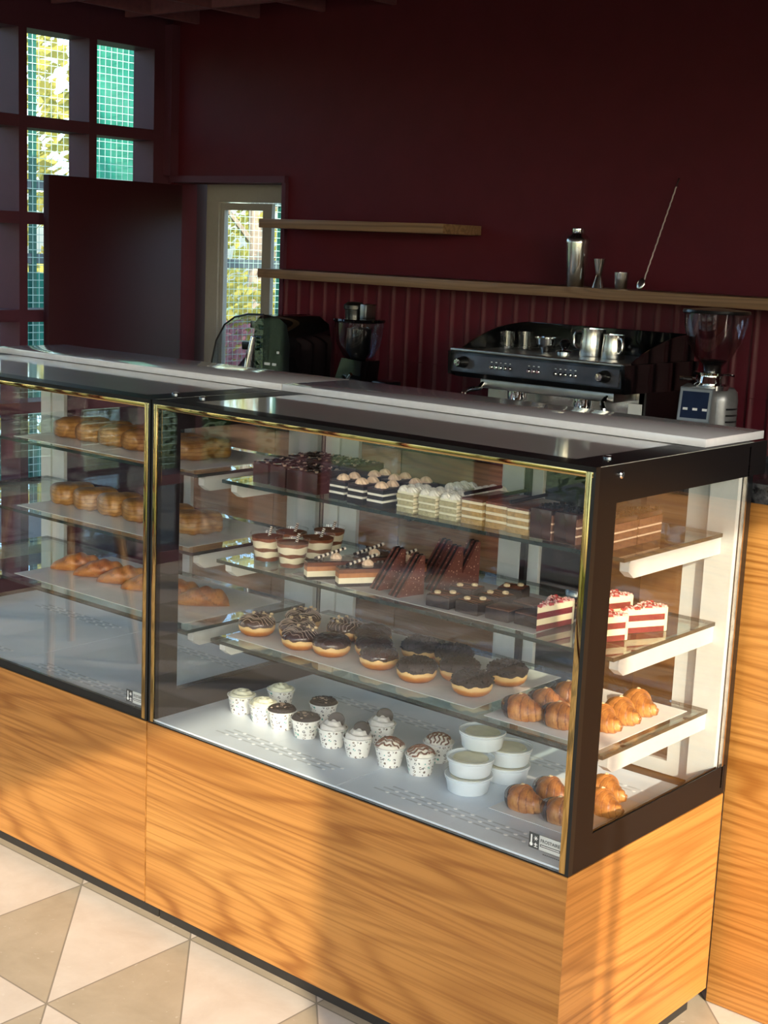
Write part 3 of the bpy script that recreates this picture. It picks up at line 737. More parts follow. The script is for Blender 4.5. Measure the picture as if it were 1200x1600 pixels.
# --- triple mousse slices
def mousse_slice():
    t = thing('mousse_slice', '', 'cake'); Ln, W = .112, .05
    lay = [(.007, 'choc_black'), (.013, 'cream'), (.010, 'caramel'), (.009, 'choc_milk'), (.003, 'choc_gloss')]
    m = MB(); mats = []; z = 0
    for i, (h, mt) in enumerate(lay):
        m.mi = i; mats.append(M[mt]); e = .0006 * (i % 2)
        m.prism([(-Ln / 2, -.022 + e), (Ln / 2, -.022 + e), (Ln / 2, .030), (-Ln / 2, .006)], 'z', z, z + h); z += h
    m.build('cake_body', mats, t, smooth=20)
    rosette(MB(), (.018, .006, z - .001), .012, .014).build('cream_dollop', M['cream_peach'], t)
    wafer(t, (-.035, -.008, z + .004), (.042, .016, z + .021), .0036); return t
P = Proto(mousse_slice()); grp = 'triple mousse slices with striped wafers'
a0 = radians(58)
for i, (x, y, lb) in enumerate([(-.825, .232, 'dark, caramel and white mousse slice at shelf front, right of the dessert cups'), (-.735, .238, 'dark and cream mousse slice at shelf front, beside the chocolate wedges'),
                                (-.80, .335, 'mousse slice with upright wafer behind the two front mousse slices'), (-.71, .345, 'mousse slice with a wafer partly hidden behind the chocolate wedges')]):
    P.place((x, y, Z2 + .001), a0, lb, grp)
# --- chocolate wedges standing up
def wedge():
    t = thing('chocolate_wedge', '', 'cake'); H, Ln, W = .088, .074, .034
    m = MB(); ws = [(0, .007, 'speckle'), (.007, .012, 'choc_black'), (.012, .021, 'speckle'), (.021, .026, 'choc_black'), (.026, W, 'speckle')]; mats = [M['speckle'], M['cookie']]
    for (a, b, mt) in ws:
        m.mi = 0 if mt == 'speckle' else 1; s = .002 if mt == 'speckle' else 0
        m.prism([(0 + s, 0), (Ln, 0), (Ln, H - s * 1.2), (Ln - .008, H - s * 1.2)], 'y', a, b)
    m.build('wedge_body', mats, t, smooth=15); return t
P = Proto(wedge()); grp = 'tall triangular chocolate wedges'
for i, (x, y, rz, lb, sc) in enumerate([(-.667, .222, radians(80), 'speckled triangular chocolate wedge, leftmost of the two front ones', None), (-.597, .203, radians(80), 'speckled triangular chocolate wedge, right of the two front ones', None),
                                        (-.575, .305, radians(80), 'triangular chocolate wedge behind the hazelnut brownies, second row', (1.05, 1.05, 1.1)), (-.572, .368, radians(80), 'tallest triangular chocolate wedge, rearmost beside the brownies', (1, 1, 1.15)), (-.645, .36, radians(80), 'dark triangular chocolate wedge half hidden behind the front pair', (1, 1, 1.05))]):
    P.place((x, y, Z2 + .001), rz, lb, grp, sc)
# --- brownies
def brownie(nuts, seed):
    t = thing('hazelnut_brownie' if nuts else 'brownie', '', 'cake'); w = .058; H = .026
    m = MB(); m.mi = 0; m.box(-w / 2, w / 2, -w / 2, w / 2, 0, H - .003, .002); m.mi = 1; m.box(-w / 2 + .0008, w / 2 - .0008, -w / 2 + .0008, w / 2 - .0008, H - .004, H, .002)
    m.build('brownie_body', [M['brownie'], M['brownie'] if nuts else M['brownie_top']], t)
    rnd = random.Random(seed)
    if nuts:
        d = MB()
        for k in range(7):
            y = -.024 + k * .008; d.tube([(-.027, y + rnd.uniform(-.004, .004), H + .0004), (0, y + rnd.uniform(-.004, .004), H + .0006), (.027, y + rnd.uniform(-.004, .004), H + .0004)], .0007, 5)
        d.build('chocolate_drizzle', M['choc_milk'], t)
        for (x, y) in ((-.012, -.010), (.012, .012)):
            n = MB(); n.surf(lambda u, v: (x + (.0052 + .0022 * cos(2 * pi * v)) * cos(2 * pi * u), y + (.0052 + .0022 * cos(2 * pi * v)) * sin(2 * pi * u), H + .003 + .003 * sin(2 * pi * v)), 14, 8, True, True); n.build('hazelnut', M['nut'], t)
    return t
P = Proto(brownie(True, 2)); grp = 'hazelnut brownies on the second shelf'
for (x, y, rz, lb) in [(-.492, .232, .1, 'hazelnut brownie at shelf front, right of the chocolate wedges'), (-.418, .238, .02, 'hazelnut brownie at shelf front, between a hazelnut and a plain brownie'), (-.502, .322, .1, 'hazelnut brownie behind the front left one'), (-.418, .318, -.1, 'hazelnut brownie in the middle of the cluster behind the front pair'), (-.435, .40, .3, 'rearmost hazelnut brownie near the white door post')]:
    P.place((x, y, Z2 + .001), rz, lb, grp)
P = Proto(brownie(False, 3)); grp = 'plain brownies on the second shelf'
for (x, y, rz, lb) in [(-.345, .243, .05, 'plain crusty brownie at shelf front, right of the hazelnut brownies'), (-.278, .252, 0, 'plain crusty brownie at shelf front, beside the red velvet slice'), (-.335, .325, -.08, 'plain brownie behind the front left plain one'), (-.268, .33, .1, 'plain brownie behind the front right plain one'), (-.258, .412, .05, 'rearmost plain brownie on the second shelf')]:
    P.place((x, y, Z2 + .001), rz, lb, grp)
# --- red velvet
def velvet():
    t = thing('red_velvet_slice', '', 'cake'); H = 0; m = MB(); mats = [M['red_sponge'], M['velvet_cream']]
    for i, (h, mi) in enumerate([(.010, 0), (.011, 1), (.011, 0), (.011, 1)]):
        m.mi = mi; e = .0005 * (mi == 0)
        m.prism([(0, .001), (.108 - e, -.028 + e), (.113 - e, 0), (.108 - e, .028 - e)], 'z', H, H + h); H += h
    m.mi = 1; m.prism([(.108, -.0282), (.116, -.028), (.121, 0), (.116, .028), (.108, .0282), (.113, 0)], 'z', 0, H)
    m.build('cake_body', mats, t, smooth=20)
    rnd = random.Random(9); f = MB()
    for i in range(150):
        u = rnd.random() ** .6; x = u * .114; y = rnd.uniform(-1, 1) * .028 * u; s = rnd.uniform(.0015, .0034)
        q = MB().box(-s, s, -s * .7, s * .7, -.0012, s); q.xform(Matrix.Translation((x, y, H)) @ Matrix.Rotation(rnd.uniform(0, 6), 4, 'Z') @ Matrix.Rotation(rnd.uniform(-.6, .6), 4, 'X')); f.mi = i % 2; f.add(q.v, q.f)
    f.build('crumb_topping', [M['red_crumb'], M['pink_crumb']], t, smooth=0); return t
P = Proto(velvet()); grp = 'red velvet slices at the right of the second shelf'
for (x, y, rz, lb) in [(-.240, .208, radians(97), 'red velvet slice at shelf front, beside the plain brownies'), (-.205, .345, radians(85), 'red velvet slice behind the one beside the brownies'),
                       (-.128, .192, radians(82), 'small-looking red velvet slice just right of the dark corner frame'), (-.118, .318, radians(78), 'tall-looking red velvet slice furthest back beside the right glass')]:
    P.place((x, y, Z2 + .001), rz, lb, grp, (.95, .95, 1.15))
def sheet(name, x0, x1, y0, y1, z, label, mat='paper', rz=0, cat='tray paper'):
    h = .0009; cx, cy = (x0 + x1) / 2, (y0 + y1) / 2
    o = MB().box(x0, x1, y0, y1, z + .0001, z + h).build(name, M[mat], loc=(cx, cy, z)); o.rotation_euler = (0, 0, rz); return tag(o, label, cat)
sheet('cake_board', -.90, -.235, .19, .47, Z2, 'grey white card under the mousse slices, wedges and brownies', 'paper_grey', 0, 'card')

# --- S3 doughnuts
def torus_fn(R, r, zs, c=0, r2=0):
    return lambda u, v: ((R + r * cos(2 * pi * v)) * cos(2 * pi * u), (R + r * cos(2 * pi * v)) * sin(2 * pi * u), c + r * zs * sin(2 * pi * v))
def doughnut(kind, seed):
    nm = {'nut': 'nut_topped_doughnut', 'glaze': 'chocolate_glazed_doughnut', 'crumb': 'cookie_crumb_doughnut'}[kind]
    t = thing(nm, '', 'doughnut'); R, r, zs = .0250, .0195, 1.12; c = .0218
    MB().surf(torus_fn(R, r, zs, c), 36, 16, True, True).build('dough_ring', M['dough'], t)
    rnd = random.Random(seed); ph = rnd.uniform(0, 6)
    r2 = r + (.0016 if kind != 'crumb' else .0026)
    m = MB()
    def ice(u, v):
        a = 2 * pi * u; lo = .14 + .08 * sin(7 * a + ph) + .06 * sin(11 * a)
        p = lo + (pi - 2 * lo) * v
        k = r2 + (.0018 * noise.noise(Vector((cos(a) * 9, sin(a) * 9, p * 5 + seed))) if kind == 'crumb' else 0)
        if v in (0, 1): k = r * .98
        return ((R + k * cos(p)) * cos(a), (R + k * cos(p)) * sin(a), c + k * zs * sin(p))
    m.surf(ice, 48, 14, True, False); m.build('chocolate_icing', M['choc_gloss'] if kind != 'crumb' else M['brownie'], t)
    if kind != 'crumb':
        d = MB(); n = 9 if kind == 'nut' else 7
        for i in range(n):
            off = -.036 + .072 * i / (n - 1); pts = []
            for j in range(25):
                s = -.044 + .088 * j / 24; x, y = s, off + .003 * sin(j * .8)
                q = sqrt(x * x + y * y); e = (q - R) / (r2 + .0004)
                if abs(e) < .93: pts.append((x, y, c + (r2 + .0005) * zs * sqrt(1 - e * e)))
                else:
                    if len(pts) > 2: d.tube(pts, .0007, 5)
                    pts = []
            if len(pts) > 2: d.tube(pts, .0007, 5)
        d.build('drizzle', M['drizzle_w'] if kind == 'nut' else M['choc_black'], t)
    if kind == 'nut':
        f = MB()
        for i in range(26):
            a = rnd.uniform(.2, 2.6); q = R + rnd.uniform(-.012, .012); s = rnd.uniform(.0018, .004)
            b = MB().box(-s, s, -s * .7, s * .7, -.001, s); b.xform(Matrix.Translation((q * cos(a), q * sin(a), c + r2 * zs + .0008)) @ Matrix.Rotation(rnd.uniform(0, 6), 4, 'Z') @ Matrix.Rotation(rnd.uniform(-.6, .6), 4, 'X')); f.mi = 0 if i % 3 else 1; f.add(b.v, b.f)
        f.build('chocolate_and_nut_pieces', [M['choc'], M['nut']], t, smooth=0)
    if kind == 'crumb':
        f = MB()
        for i in range(190):
            a = rnd.uniform(0, 2 * pi); p = rnd.uniform(.22, pi - .3); k = r2 + .0005; s = rnd.uniform(.0009, .0024)
            b = MB().box(-s, s, -s * .7, s * .7, -s, s); b.xform(Matrix.Translation(((R + k * cos(p)) * cos(a), (R + k * cos(p)) * sin(a), c + k * zs * sin(p))) @ Matrix.Rotation(rnd.uniform(0, 6), 4, 'Z') @ Matrix.Rotation(rnd.uniform(0, 3), 4, 'X')); f.add(b.v, b.f)
        f.build('cookie_crumbs', M['choc_black'], t, smooth=0)
    return t
sheet('tray_paper', -1.115, -.375, .195, .52, Z3, 'long white paper sheet under the doughnuts on the third shelf')
sheet('tray_paper', -.335, -.06, .178, .52, Z3, 'white paper sheet under the croissants on the third shelf')
zp = Z3 + .001
def cst(px): return px
D1, D2, D3 = Proto(doughnut('nut', 1)), Proto(doughnut('glaze', 2)), Proto(doughnut('crumb', 3))
for (x, y, rz, lb) in [(-1.075, .258, .3, 'chocolate doughnut with pale drizzle and nuts, nearest the left glass'), (-1.035, .375, 1.0, 'nut-topped chocolate doughnut at the back left of the third shelf'), (-.983, .302, .6, 'nut-topped chocolate doughnut wedged between the left front pair'), (-.925, .252, .1, 'drizzled nut-topped doughnut second along the front edge'), (-.905, .385, 2.0, 'chopped-chocolate topped doughnut behind the front glazed one')]:
    D1.place((x, y, zp), rz, lb, 'nut topped doughnuts')
for (x, y, rz, lb) in [(-.838, .265, .7, 'plain chocolate glazed doughnut third along the front edge'), (-.825, .395, .3, 'plain chocolate glazed doughnut at the back, middle of the shelf'), (-.765, .330, 1.1, 'chocolate glazed doughnut in the middle, behind two glazed ones'), (-.700, .272, 2.4, 'chocolate glazed doughnut with ring drizzle, fourth along the front edge')]:
    D2.place((x, y, zp), rz, lb, 'chocolate glazed doughnuts')
for (x, y, rz, lb, sc) in [(-.680, .395, .3, 'dark doughnut without crumbs facing front, back row left of the crumbed ones', None), (-.582, .262, 1.3, 'black cookie crumb doughnut fifth along the front edge', None), (-.590, .405, .9, 'black cookie crumb doughnut furthest back of the dark cluster', None), (-.520, .335, 2, 'black cookie crumb doughnut in the middle of the dark cluster', None), (-.440, .275, .2, 'black cookie crumb doughnut at the front right end of the row', None), (-.432, .392, 4, 'shiny dark crumb doughnut standing alone before the croissants', None)]:
    D3.place((x, y, zp), rz, lb, 'cookie crumb doughnuts')

# --- croissants
def croissant(seed, dip=True):
    t = thing('croissant', '', 'croissant'); R = .060
    def env(u): return .0275 * max(0, 1 - abs(u) ** 1.12) ** .88 + .0040 * max(0, 1 - abs(u) ** 10)
    def sec(u, off, v):
        p = 2 * pi * v
        k = abs(u) * 5.4 + .30 * sin(p + .6); k = max(0, k); fl = math.floor(k); fr = k - fl     # wraps step down towards the tips
        ue = min(1, (fl + .30 * fr) / 5.4)
        rad = .9 * env(ue) + .1 * env(u) if abs(u) < .985 else .001
        rad *= 1.06 - .10 * fr ** 3 + .035 * noise.noise(Vector((u * 5, v * 6, seed))) + .012 * sin(fr * 19)
        rad += off; a = u * .98; cxp, cyp = R * sin(a), R * (1 - cos(a)) * .9
        x = cxp + rad * cos(p) * -sin(a); y = cyp + rad * cos(p) * cos(a) * .95
        z = rad * .98 * sin(p) + .0180
        return (x, y, max(z, .0006 if off == 0 else .0003))
    n1, n2 = 110, 28
    m = MB(); m.surf(lambda u, v: sec(-1 + 2 * u, 0, v), n1, n2, False, True)
    for i, f in enumerate(m.f):
        u = -1 + 2 * (i // n2 + .5) / (n1 - 1); v = (i % n2 + .5) / n2; k = max(0, abs(u) * 5.4 + .30 * sin(2 * pi * v + .6)); fr = k - math.floor(k)
        m.m[i] = 1 if (fr > .84 or abs(u) > .93) else 0
    m.build('pastry_body', [M['croissant'], M['croissant_dark']], t, smooth=24)
    if dip:
        m = MB()
        def dp(u, v):
            uu = -.985 + .80 * u + .10 * u * sin(2 * pi * v * 2 + seed); o = .0011 * (1 if 0.02 < u < .97 else -.3); return sec(uu, o, v)
        m.surf(dp, 36, 28, False, True).build('chocolate_dip', M['choc_gloss'], t, smooth=30)
        n = MB(); n.ball((-.003, .001, .0475), .0052, .005, .0045, nz=.3); n.build('hazelnut', M['nut'], t)
    return t
P = Proto(croissant(1)); grp = 'chocolate dipped croissants on the third shelf'
rc_ = radians(-2)
for (x, y, rz, lb) in [(-.275, .222, rc_, 'chocolate-dipped croissant at shelf front, leftmost of the croissants'), (-.262, .292, rc_, 'chocolate-dipped croissant behind the leftmost one'), (-.258, .37, rc_, 'chocolate-dipped croissant third in the left column, by the brass trim'), (-.192, .238, rc_ - .1, 'dark-glazed croissant at shelf front beside the brass corner trim'),
                       (-.128, .292, rc_ - .55, 'croissant just right of the dark corner frame, third shelf'), (-.126, .36, rc_ - .55, 'croissant in the middle of the right column, third shelf'), (-.13, .435, rc_ - .55, 'rearmost croissant beside the right glass, third shelf')]:
    P.place((x, y, zp), rz, lb, grp)
grp = 'croissants standing on the case floor'
sheet('tray_paper', -.29, -.055, .15, .40, DECK, 'white paper sheet under the croissants on the case floor')
zd = DECK + .001
for (x, y, rz, lb) in [(-.242, .198, rc_ - .2, 'croissant on the case floor beside the white tubs, front left'), (-.228, .278, rc_ - .2, 'sunlit croissant on the case floor behind the front left one'), (-.150, .198, rc_, 'croissant on the case floor above the maker sticker'), (-.118, .302, rc_ - .5, 'croissant on the case floor just right of the corner frame'), (-.155, .375, rc_ - .5, 'croissant on the case floor partly hidden behind the corner frame')]:
    P.place((x, y, zd), rz, lb, grp)

# --- printed paper cups with frosting on the case floor
def paper_cup(kind):
    nm = {'cream': 'cream_swirl_cup', 'choc': 'chocolate_cup', 'oreo': 'cookie_cream_cup', 'driz': 'drizzled_cream_cup'}[kind]
    t = thing(nm, '', 'cupcake'); rb, rt, h = .0235, .0315, .042
    m = MB(); m.lathe([(0, .0008), (rb - .001, .0008), (rb - .001, 0), (rb, 0), (rt, h), (rt + .0016, h), (rt + .0018, h + .0016), (rt, h + .0022), (rt - .001, h), (rt - .003, h - .004)], 32, cap=False); m.build('paper_cup', M['cup_paper'], t)
    def swirl(R, H, lob, depth, z0):
        def fn(u, v):
            a = 2 * pi * u; k = 1 - v; rr_ = R * k * (1 + .05 * sin(lob * a + 9 * v))
            return (rr_ * cos(a), rr_ * sin(a), z0 + H * (1 - k ** 2.2) + depth * sin(lob * .5 * a * 2 / lob * 1 + 2 * pi * 2.6 * v) * (1 - v * .3) * (v < .99))
        return MB().surf(fn, 40, 18, True, False)
    z0 = h - .004
    if kind == 'cream': swirl(.0315, .014, 7, .0022, z0 + .003).build('frosting', M['cream_green'], t)
    elif kind == 'choc':
        m = MB(); m.lathe([(rt - .0015, z0), (rt + .0005, z0 + .006), (rt - .004, z0 + .012), (.015, z0 + .0145), (0, z0 + .015)], 30); m.build('frosting', M['choc_black'], t)
        f = MB(); rnd = random.Random(3)
        for i in range(60):
            a, q = rnd.uniform(0, 6.28), rnd.uniform(0, .027); s = rnd.uniform(.001, .0028); f.mi = 0 if i % 4 else 1; f.box(q * cos(a) - s, q * cos(a) + s, q * sin(a) - s, q * sin(a) + s, z0 + .0125 - q * .06, z0 + .0145 + s - q * q * 5)
        f.build('chocolate_crumbs', [M['choc_black'], M['drizzle_w']], t, smooth=0)
    elif kind == 'oreo':
        MB().lathe([(rt - .002, z0), (rt - .001, z0 + .005), (0, z0 + .006)], 28).build('cocoa_layer', M['choc_black'], t)
        swirl(.0300, .018, 6, .0022, z0 + .005).build('frosting', M['cream_grey'], t)
        q = MB(); q.lathe([(0, -.004), (.0175, -.004), (.0185, 0), (.0175, .004), (0, .004)], 24); q.xform(Matrix.Translation((.006, .004, z0 + .021)) @ Matrix.Rotation(radians(35), 4, 'Z') @ Matrix.Rotation(radians(72), 4, 'X')); q.build('half_cookie', M['cookie'], t)
    else:
        swirl(.0305, .017, 6, .0018, z0 + .004).build('frosting', M['cream_white'], t)
        d = MB()
        for i in range(6):
            pts = []
            for j in range(13):
                s = -.027 + .054 * j / 12; x = s; y = -.022 + .0088 * i + .003 * sin(j * 1.7 + i); q = min(1, sqrt(x * x + y * y) / .0305)
                if q < .97: pts.append((x, y, z0 + .0065 + .017 * (1 - q ** 2.2)))
            if len(pts) > 2: d.tube(pts, .0018, 6)
        d.build('chocolate_drizzle', M['drizzle_b'], t)
    return t
PC = {k: Proto(paper_cup(k)) for k in ('cream', 'choc', 'oreo', 'driz')}
GN = {'cream': 'cups with pale cream swirls', 'choc': 'cups with dark chocolate tops', 'oreo': 'cups with half cookies', 'driz': 'cups with brown drizzle'}
for (k, x, y, rz, lb) in [('cream', -1.062, .200, 0, 'printed paper cup of pale cream swirl, leftmost on the case floor'), ('cream', -.983, .193, 1, 'printed paper cup of pale cream swirl at the front, second in line'), ('cream', -1.030, .300, 2, 'printed paper cup of pale cream swirl behind the first two'),
                          ('choc', -.917, .190, .6, 'chocolate-topped paper cup next to the front pale cream cup'), ('choc', -.838, .187, 1.4, 'chocolate-topped paper cup beside the first half-cookie cup'), ('choc', -.888, .300, 2, 'chocolate-topped paper cup standing behind the other two dark cups'),
                          ('oreo', -.755, .187, .1, 'grey cream cup with half cookie, front left of three'), ('oreo', -.676, .184, 0, 'grey cream cup with half cookie, front right of three'), ('oreo', -.700, .290, .2, 'grey cream cup with half cookie, standing behind'),
                          ('driz', -.588, .190, .2, 'white cream cup with brown drizzle, front left of three'), ('driz', -.510, .200, .9, 'white cream cup with brown drizzle, front right, beside the tubs'), ('driz', -.533, .290, 2, 'white cream cup with brown drizzle, standing behind')]:
    PC[k].place((x, y, DECK + .0004), rz, lb, GN[k], (1.05, 1.05, 1.0))
# --- lidded tubs
def tub():
    t = thing('dessert_tub', '', 'tub'); r0, r1, h = .043, .048, .032
    m = MB(); m.lathe([(0, 0), (r0 - .002, 0), (r0, .002), (r1, h - .003), (r1 + .002, h - .003), (r1 + .002, h)], 40, cap=False); m.build('tub_body', M['tub'], t)
    MB().lathe([(0, h - .002), (r1 * .74, h - .002), (r1 * .80, h - .005), (0, h - .005)], 32, cap=False).build('filling', M['tub_fill'], t)
    MB().lathe([(r1 * .78, h - .0045), (r1 + .0018, h - .0045), (r1 + .0018, h - .0060), (r1 * .78, h - .0060)], 32, cap=False).build('tub_rim', M['tub'], t)
    l = MB(); l.lathe([(0, h - .001), (r1 - .005, h - .001), (r1 - .003, h + .0015), (r1 + .0025, h + .0015), (r1 + .003, h - .003)], 40, cap=False); l.build('lid', M['lid'], t)
    return t
P = Proto(tub()); grp = 'white lidded dessert tubs'; hh = .0338 * 1.12
for (x, y, k, lb) in [(-.380, .198, 0, 'white lidded tub on the case floor, bottom of the front stack'), (-.378, .200, 1, 'white lidded tub second up in the front stack, pale filling visible'), (-.362, .310, 0, 'white lidded tub at the bottom of the rear stack'), (-.360, .312, 1, 'white lidded tub second up in the rear stack, right of the top tub'), (-.396, .262, 2, 'topmost white tub resting across both tub stacks')]:
    P.place((x, y, DECK + .0006 + hh * k), 0, lb, grp, (1, 1, 1.12))

# ------------------------------------------------------------------ left case: rolls and turnovers
def roll_pastry(seed, L=.155, W=.088, H=.054, name='pastry_roll'):
    t = thing(name, '', 'pastry')
    def fn(u, v):
        s = -1 + 2 * u; p = 2 * pi * v; e = (1 - abs(s) ** 6) ** .35 if abs(s) < 1 else 0
        cx, cz = cos(p), sin(p); k = (abs(cx) ** 3 + abs(cz) ** 3) ** (-1 / 3)
        n_ = 1 + .16 * noise.noise(Vector((s * 2.4, v * 4, seed))) + .025 * sin(14 * s + 9 * v)
        w = W / 2 * k * e * n_; h = H / 2 * k * (e ** .8) * n_
        return (w * cx, s * L / 2, max(.0004, H / 2 + h * cz))
    m = MB(); m.surf(fn, 40, 32, False, True)
    m.build('pastry_body', [M['flaky'], M['croissant_dark']], t, smooth=60)
    m = MB()
    for q in range(4):
        zz = .010 + q * (H - .018) / 3.4; m.tube([(W * .40 * k * (1 - .10 * abs(q - 1.5)), -L / 2 + .004 + .011 * k * k, zz + .0025 * sin(3 * k + q)) for k in [-1 + i * .2 for i in range(11)]], .0015, 5)
    m.build('flaky_edge', M['croissant_dark'], t); return t
Pr = Proto(roll_pastry(2)); grp = 'pastry rolls on the top shelf of the left case'
PO = ['leftmost', 'second from left', 'third from left', 'fourth from left', 'behind the dark post', 'rightmost']
for (z, yf, lb) in ((Z1, .195, 'rolls on the top shelf'), (Z2, .19, 'folded pastries on the middle shelf'), (Z3, .18, 'turnovers on the bottom shelf')):
    sheet('tray_paper', -1.96 if z != Z1 else -1.98, -1.26, yf + .01, .53, z, f'white paper sheet under the {lb} of the left case')
for i in range(6):
    Pr.place((-1.862 + i * .096, .345, Z1 + .001), radians(-14), f'golden pastry roll on top shelf of the left case, {PO[i]}', grp)
Pf = Proto(roll_pastry(5, .120, .088, .058, 'folded_pastry')); grp = 'folded pastries on the middle shelf of the left case'
for i in range(6):
    Pf.place((-1.890 + i * .103, .335, Z2 + .001), radians(-22), f'layered folded pastry on middle shelf of the left case, {PO[i]}', grp)
def turnover():
    t = thing('turnover', '', 'pastry'); L, W, H = .150, .070, .088
    def fn(u, v):
        s = u; p = 2 * pi * v; wd = (sin(pi * min(1, s ** .8 * 1.0)) ** .6) if 0 < s < 1 else 0
        n_ = 1 + .12 * noise.noise(Vector((s * 5, v * 4, 3))) + .035 * sin(26 * s + 5 * sin(p))
        w = W / 2 * wd * n_; h = H * (.35 + .65 * s) * wd ** .8 * n_
        return (w * cos(p) + .012 * sin(pi * s), -L / 2 + L * s, max(.0004, h * .42 * (1 + sin(p))))
    m = MB(); m.surf(fn, 48, 24, False, True)
    for i in range(len(m.f)):
        u = (i // 24 + .5) / 47; v = (i % 24 + .5) / 24
        if sin(26 * u + 5 * sin(2 * pi * v)) < -.75 or u > .9: m.m[i] = 1
    m.build('pastry_body', [M['flaky_red'], M['croissant']], t, smooth=60); return t
Pt = Proto(turnover()); grp = 'turnovers on the bottom shelf of the left case'
for i in range(6):
    Pt.place((-1.885 + i * .103, .345, Z3 + .001), radians(-52), f'baked turnover on bottom shelf of the left case, {PO[i]}', grp)

# ------------------------------------------------------------------ espresso machine
e = thing('espresso_machine', 'black two-group espresso machine with control panel on the back counter', 'espresso machine', (-1.52, 2.25, BC))
def EB(mb, name, mat, par=None, sm=35): return mb.build(name, mat, par or e, world=True, smooth=sm)
ex0, ex1, ey0, ey1 = -1.880, -1.160, 2.0, 2.50
EB(MB().prism([(ey0 + .012, 1.262), (ey1, 1.262), (ey1, 1.17), (ey0 + .03, 1.17), (ey0, 1.190)], 'x', ex0 + .006, ex1 - .006), 'upper_body', M['black'], sm=20)
pn = EB(MB().prism([(ey0 + .0035, 1.252), (ey0 + .010, 1.252), (ey0 + .001, 1.195), (ey0 - .006, 1.195)], 'x', ex0 + .02, ex1 - .015), 'control_panel', M['panel_grey'], sm=20)
EB(MB().box(ex0, ex1, ey0 - .004, ey0 + .05, 1.262, 1.272, .003), 'front_rail', M['steel_brushed'])
EB(MB().prism([(ey0 - .008, 1.262), (ey0 + .02, 1.262), (ey0 + .03, 1.172), (ey0 - .004, 1.180)], 'x', ex0 - .006, ex0 + .008), 'side_cheek', M['black_gloss'])
EB(MB().prism([(ey0 - .008, 1.268), (ey1, 1.268), (ey1 - .03, 1.168), (ey0 + .01, 1.172)], 'x', ex1 - .006, ex1 + .008), 'side_cheek', M['black_gloss'])
EB(MB().box(ex0 + .01, ex1 - .01, ey0 + .05, ey1 - .03, 1.262, 1.266), 'cup_tray', M['steel_brushed'])
g = MB()   # cup guard rising towards the back
def gz(s): return 1.272 + .088 * (1 - (1 - s) ** 2.2)
for sx in (ex0 + .004, ex1 - .010):
    n = 12; top = [(ey0 + .06 + .42 * i / n, gz(i / n)) for i in range(n + 1)]
    g.prism([(ey0 + .06, 1.262)] + top + [(ey0 + .48, 1.262)], 'x', sx, sx + .006)
g.box(ex0 + .004, ex1 - .004, ey1 - .025, ey1 - .018, 1.262, 1.360, .002)
EB(g, 'cup_guard', M['black_gloss'], sm=20)
EB(MB().box(ex0 + .03, ex1 - .03, ey0 + .20, ey0 + .43, BC + .05, 1.172), 'lower_housing', M['steel'])
EB(MB().box(ex0 + .10, ex1 - .06, ey0 + .05, ey0 + .20, 1.135, 1.171, .006), 'group_mount', M['steel_brushed'])
EB(MB().box(ex0 + .02, ex1 - .02, ey0 - .01, ey0 + .45, BC + .02, BC + .06, .008), 'drip_tray', M['black_matte'])
for lx in (ex0 + .06, ex1 - .06):
    for ly in (ey0 + .04, ey0 + .40): EB(MB().cyl((lx, ly, BC), (lx, ly, BC + .021), .018), 'foot', M['black'])
EB(MB().box(ex1 - .05, ex1 - .022, ey0 + .20, ey0 + .46, BC + .05, 1.172), 'side_panel', M['black'])
for gx in (-1.655, -1.375):
    q = EB(MB().lathe([(.034, 0), (.036, .012), (.036, .03), (.03, .034), (0, .034)], 24, (gx, ey0 + .11, 1.103)), 'group_head', M['chrome'])
    pf = MB(); pf.lathe([(0, 0), (.028, 0), (.032, .008), (.032, .026)], 24, (gx, ey0 + .11, 1.076)); pf.tube([(gx, ey0 + .085, 1.088), (gx + .01, ey0 + .02, 1.082), (gx + .016, ey0 - .09, 1.072)], .011, 10); pf.tube([(gx, ey0 + .11, 1.078), (gx, ey0 + .11, 1.060)], .008, 8)
    pf.v = [tuple(v) for v in pf.v]; EB(pf, 'portafilter', M['chrome'])
for (kx, kz) in ((-1.815, 1.226), (-1.225, 1.226)):
    kb = MB(); kb.lathe([(.021, 0), (.021, .012), (.017, .02), (.0165, .038), (.013, .043)], 20, cap=True); kb.mi = 1; kb.lathe([(.0125, .043), (.0125, .045), (0, .0455)], 16)
    kb.xform(Matrix.Translation((kx, ey0 - .002, kz)) @ Matrix.Rotation(pi / 2, 4, 'X') @ Matrix.Rotation(0, 4, 'Z')); plabel(EB(kb, 'steam_knob', [M['black'], M['chrome']]), 'round black steam knob')
for (c, n) in ((-1.655, 5), (-1.515, 3), (-1.385, 5)):
    for i in range(n):
        bx = c + (i - (n - 1) / 2) * .020
        b = MB(); b.lathe([(.0075, 0), (.0075, .003), (.005, .006), (0, .006)], 12); b.xform(Matrix.Translation((bx, ey0 - .003, 1.218)) @ Matrix.Rotation(pi / 2, 4, 'X'))
        EB(b, 'push_button', M['chrome'], pn)
        EB(MB().box(bx - .003, bx + .003, ey0 - .0012, ey0 + .002, 1.234, 1.2365), 'button_mark', M['label_white'], pn)
for (wx, s) in ((-1.80, 1), (-1.215, -1)):
    EB(MB().tube([(wx + .03 * s, ey0 + .08, 1.17), (wx + .035 * s, ey0 + .03, 1.135), (wx + .015 * s, ey0 + .0, 1.130), (wx, ey0 - .015, 1.12), (wx - .012 * s, ey0 - .025, 1.00)], .009, 10), 'steam_wand', M['chrome'])
EB(MB().box(-1.245, -1.195, ey0 + .190, ey0 + .1985, 1.070, 1.125), 'instruction_label', M['label_white'])

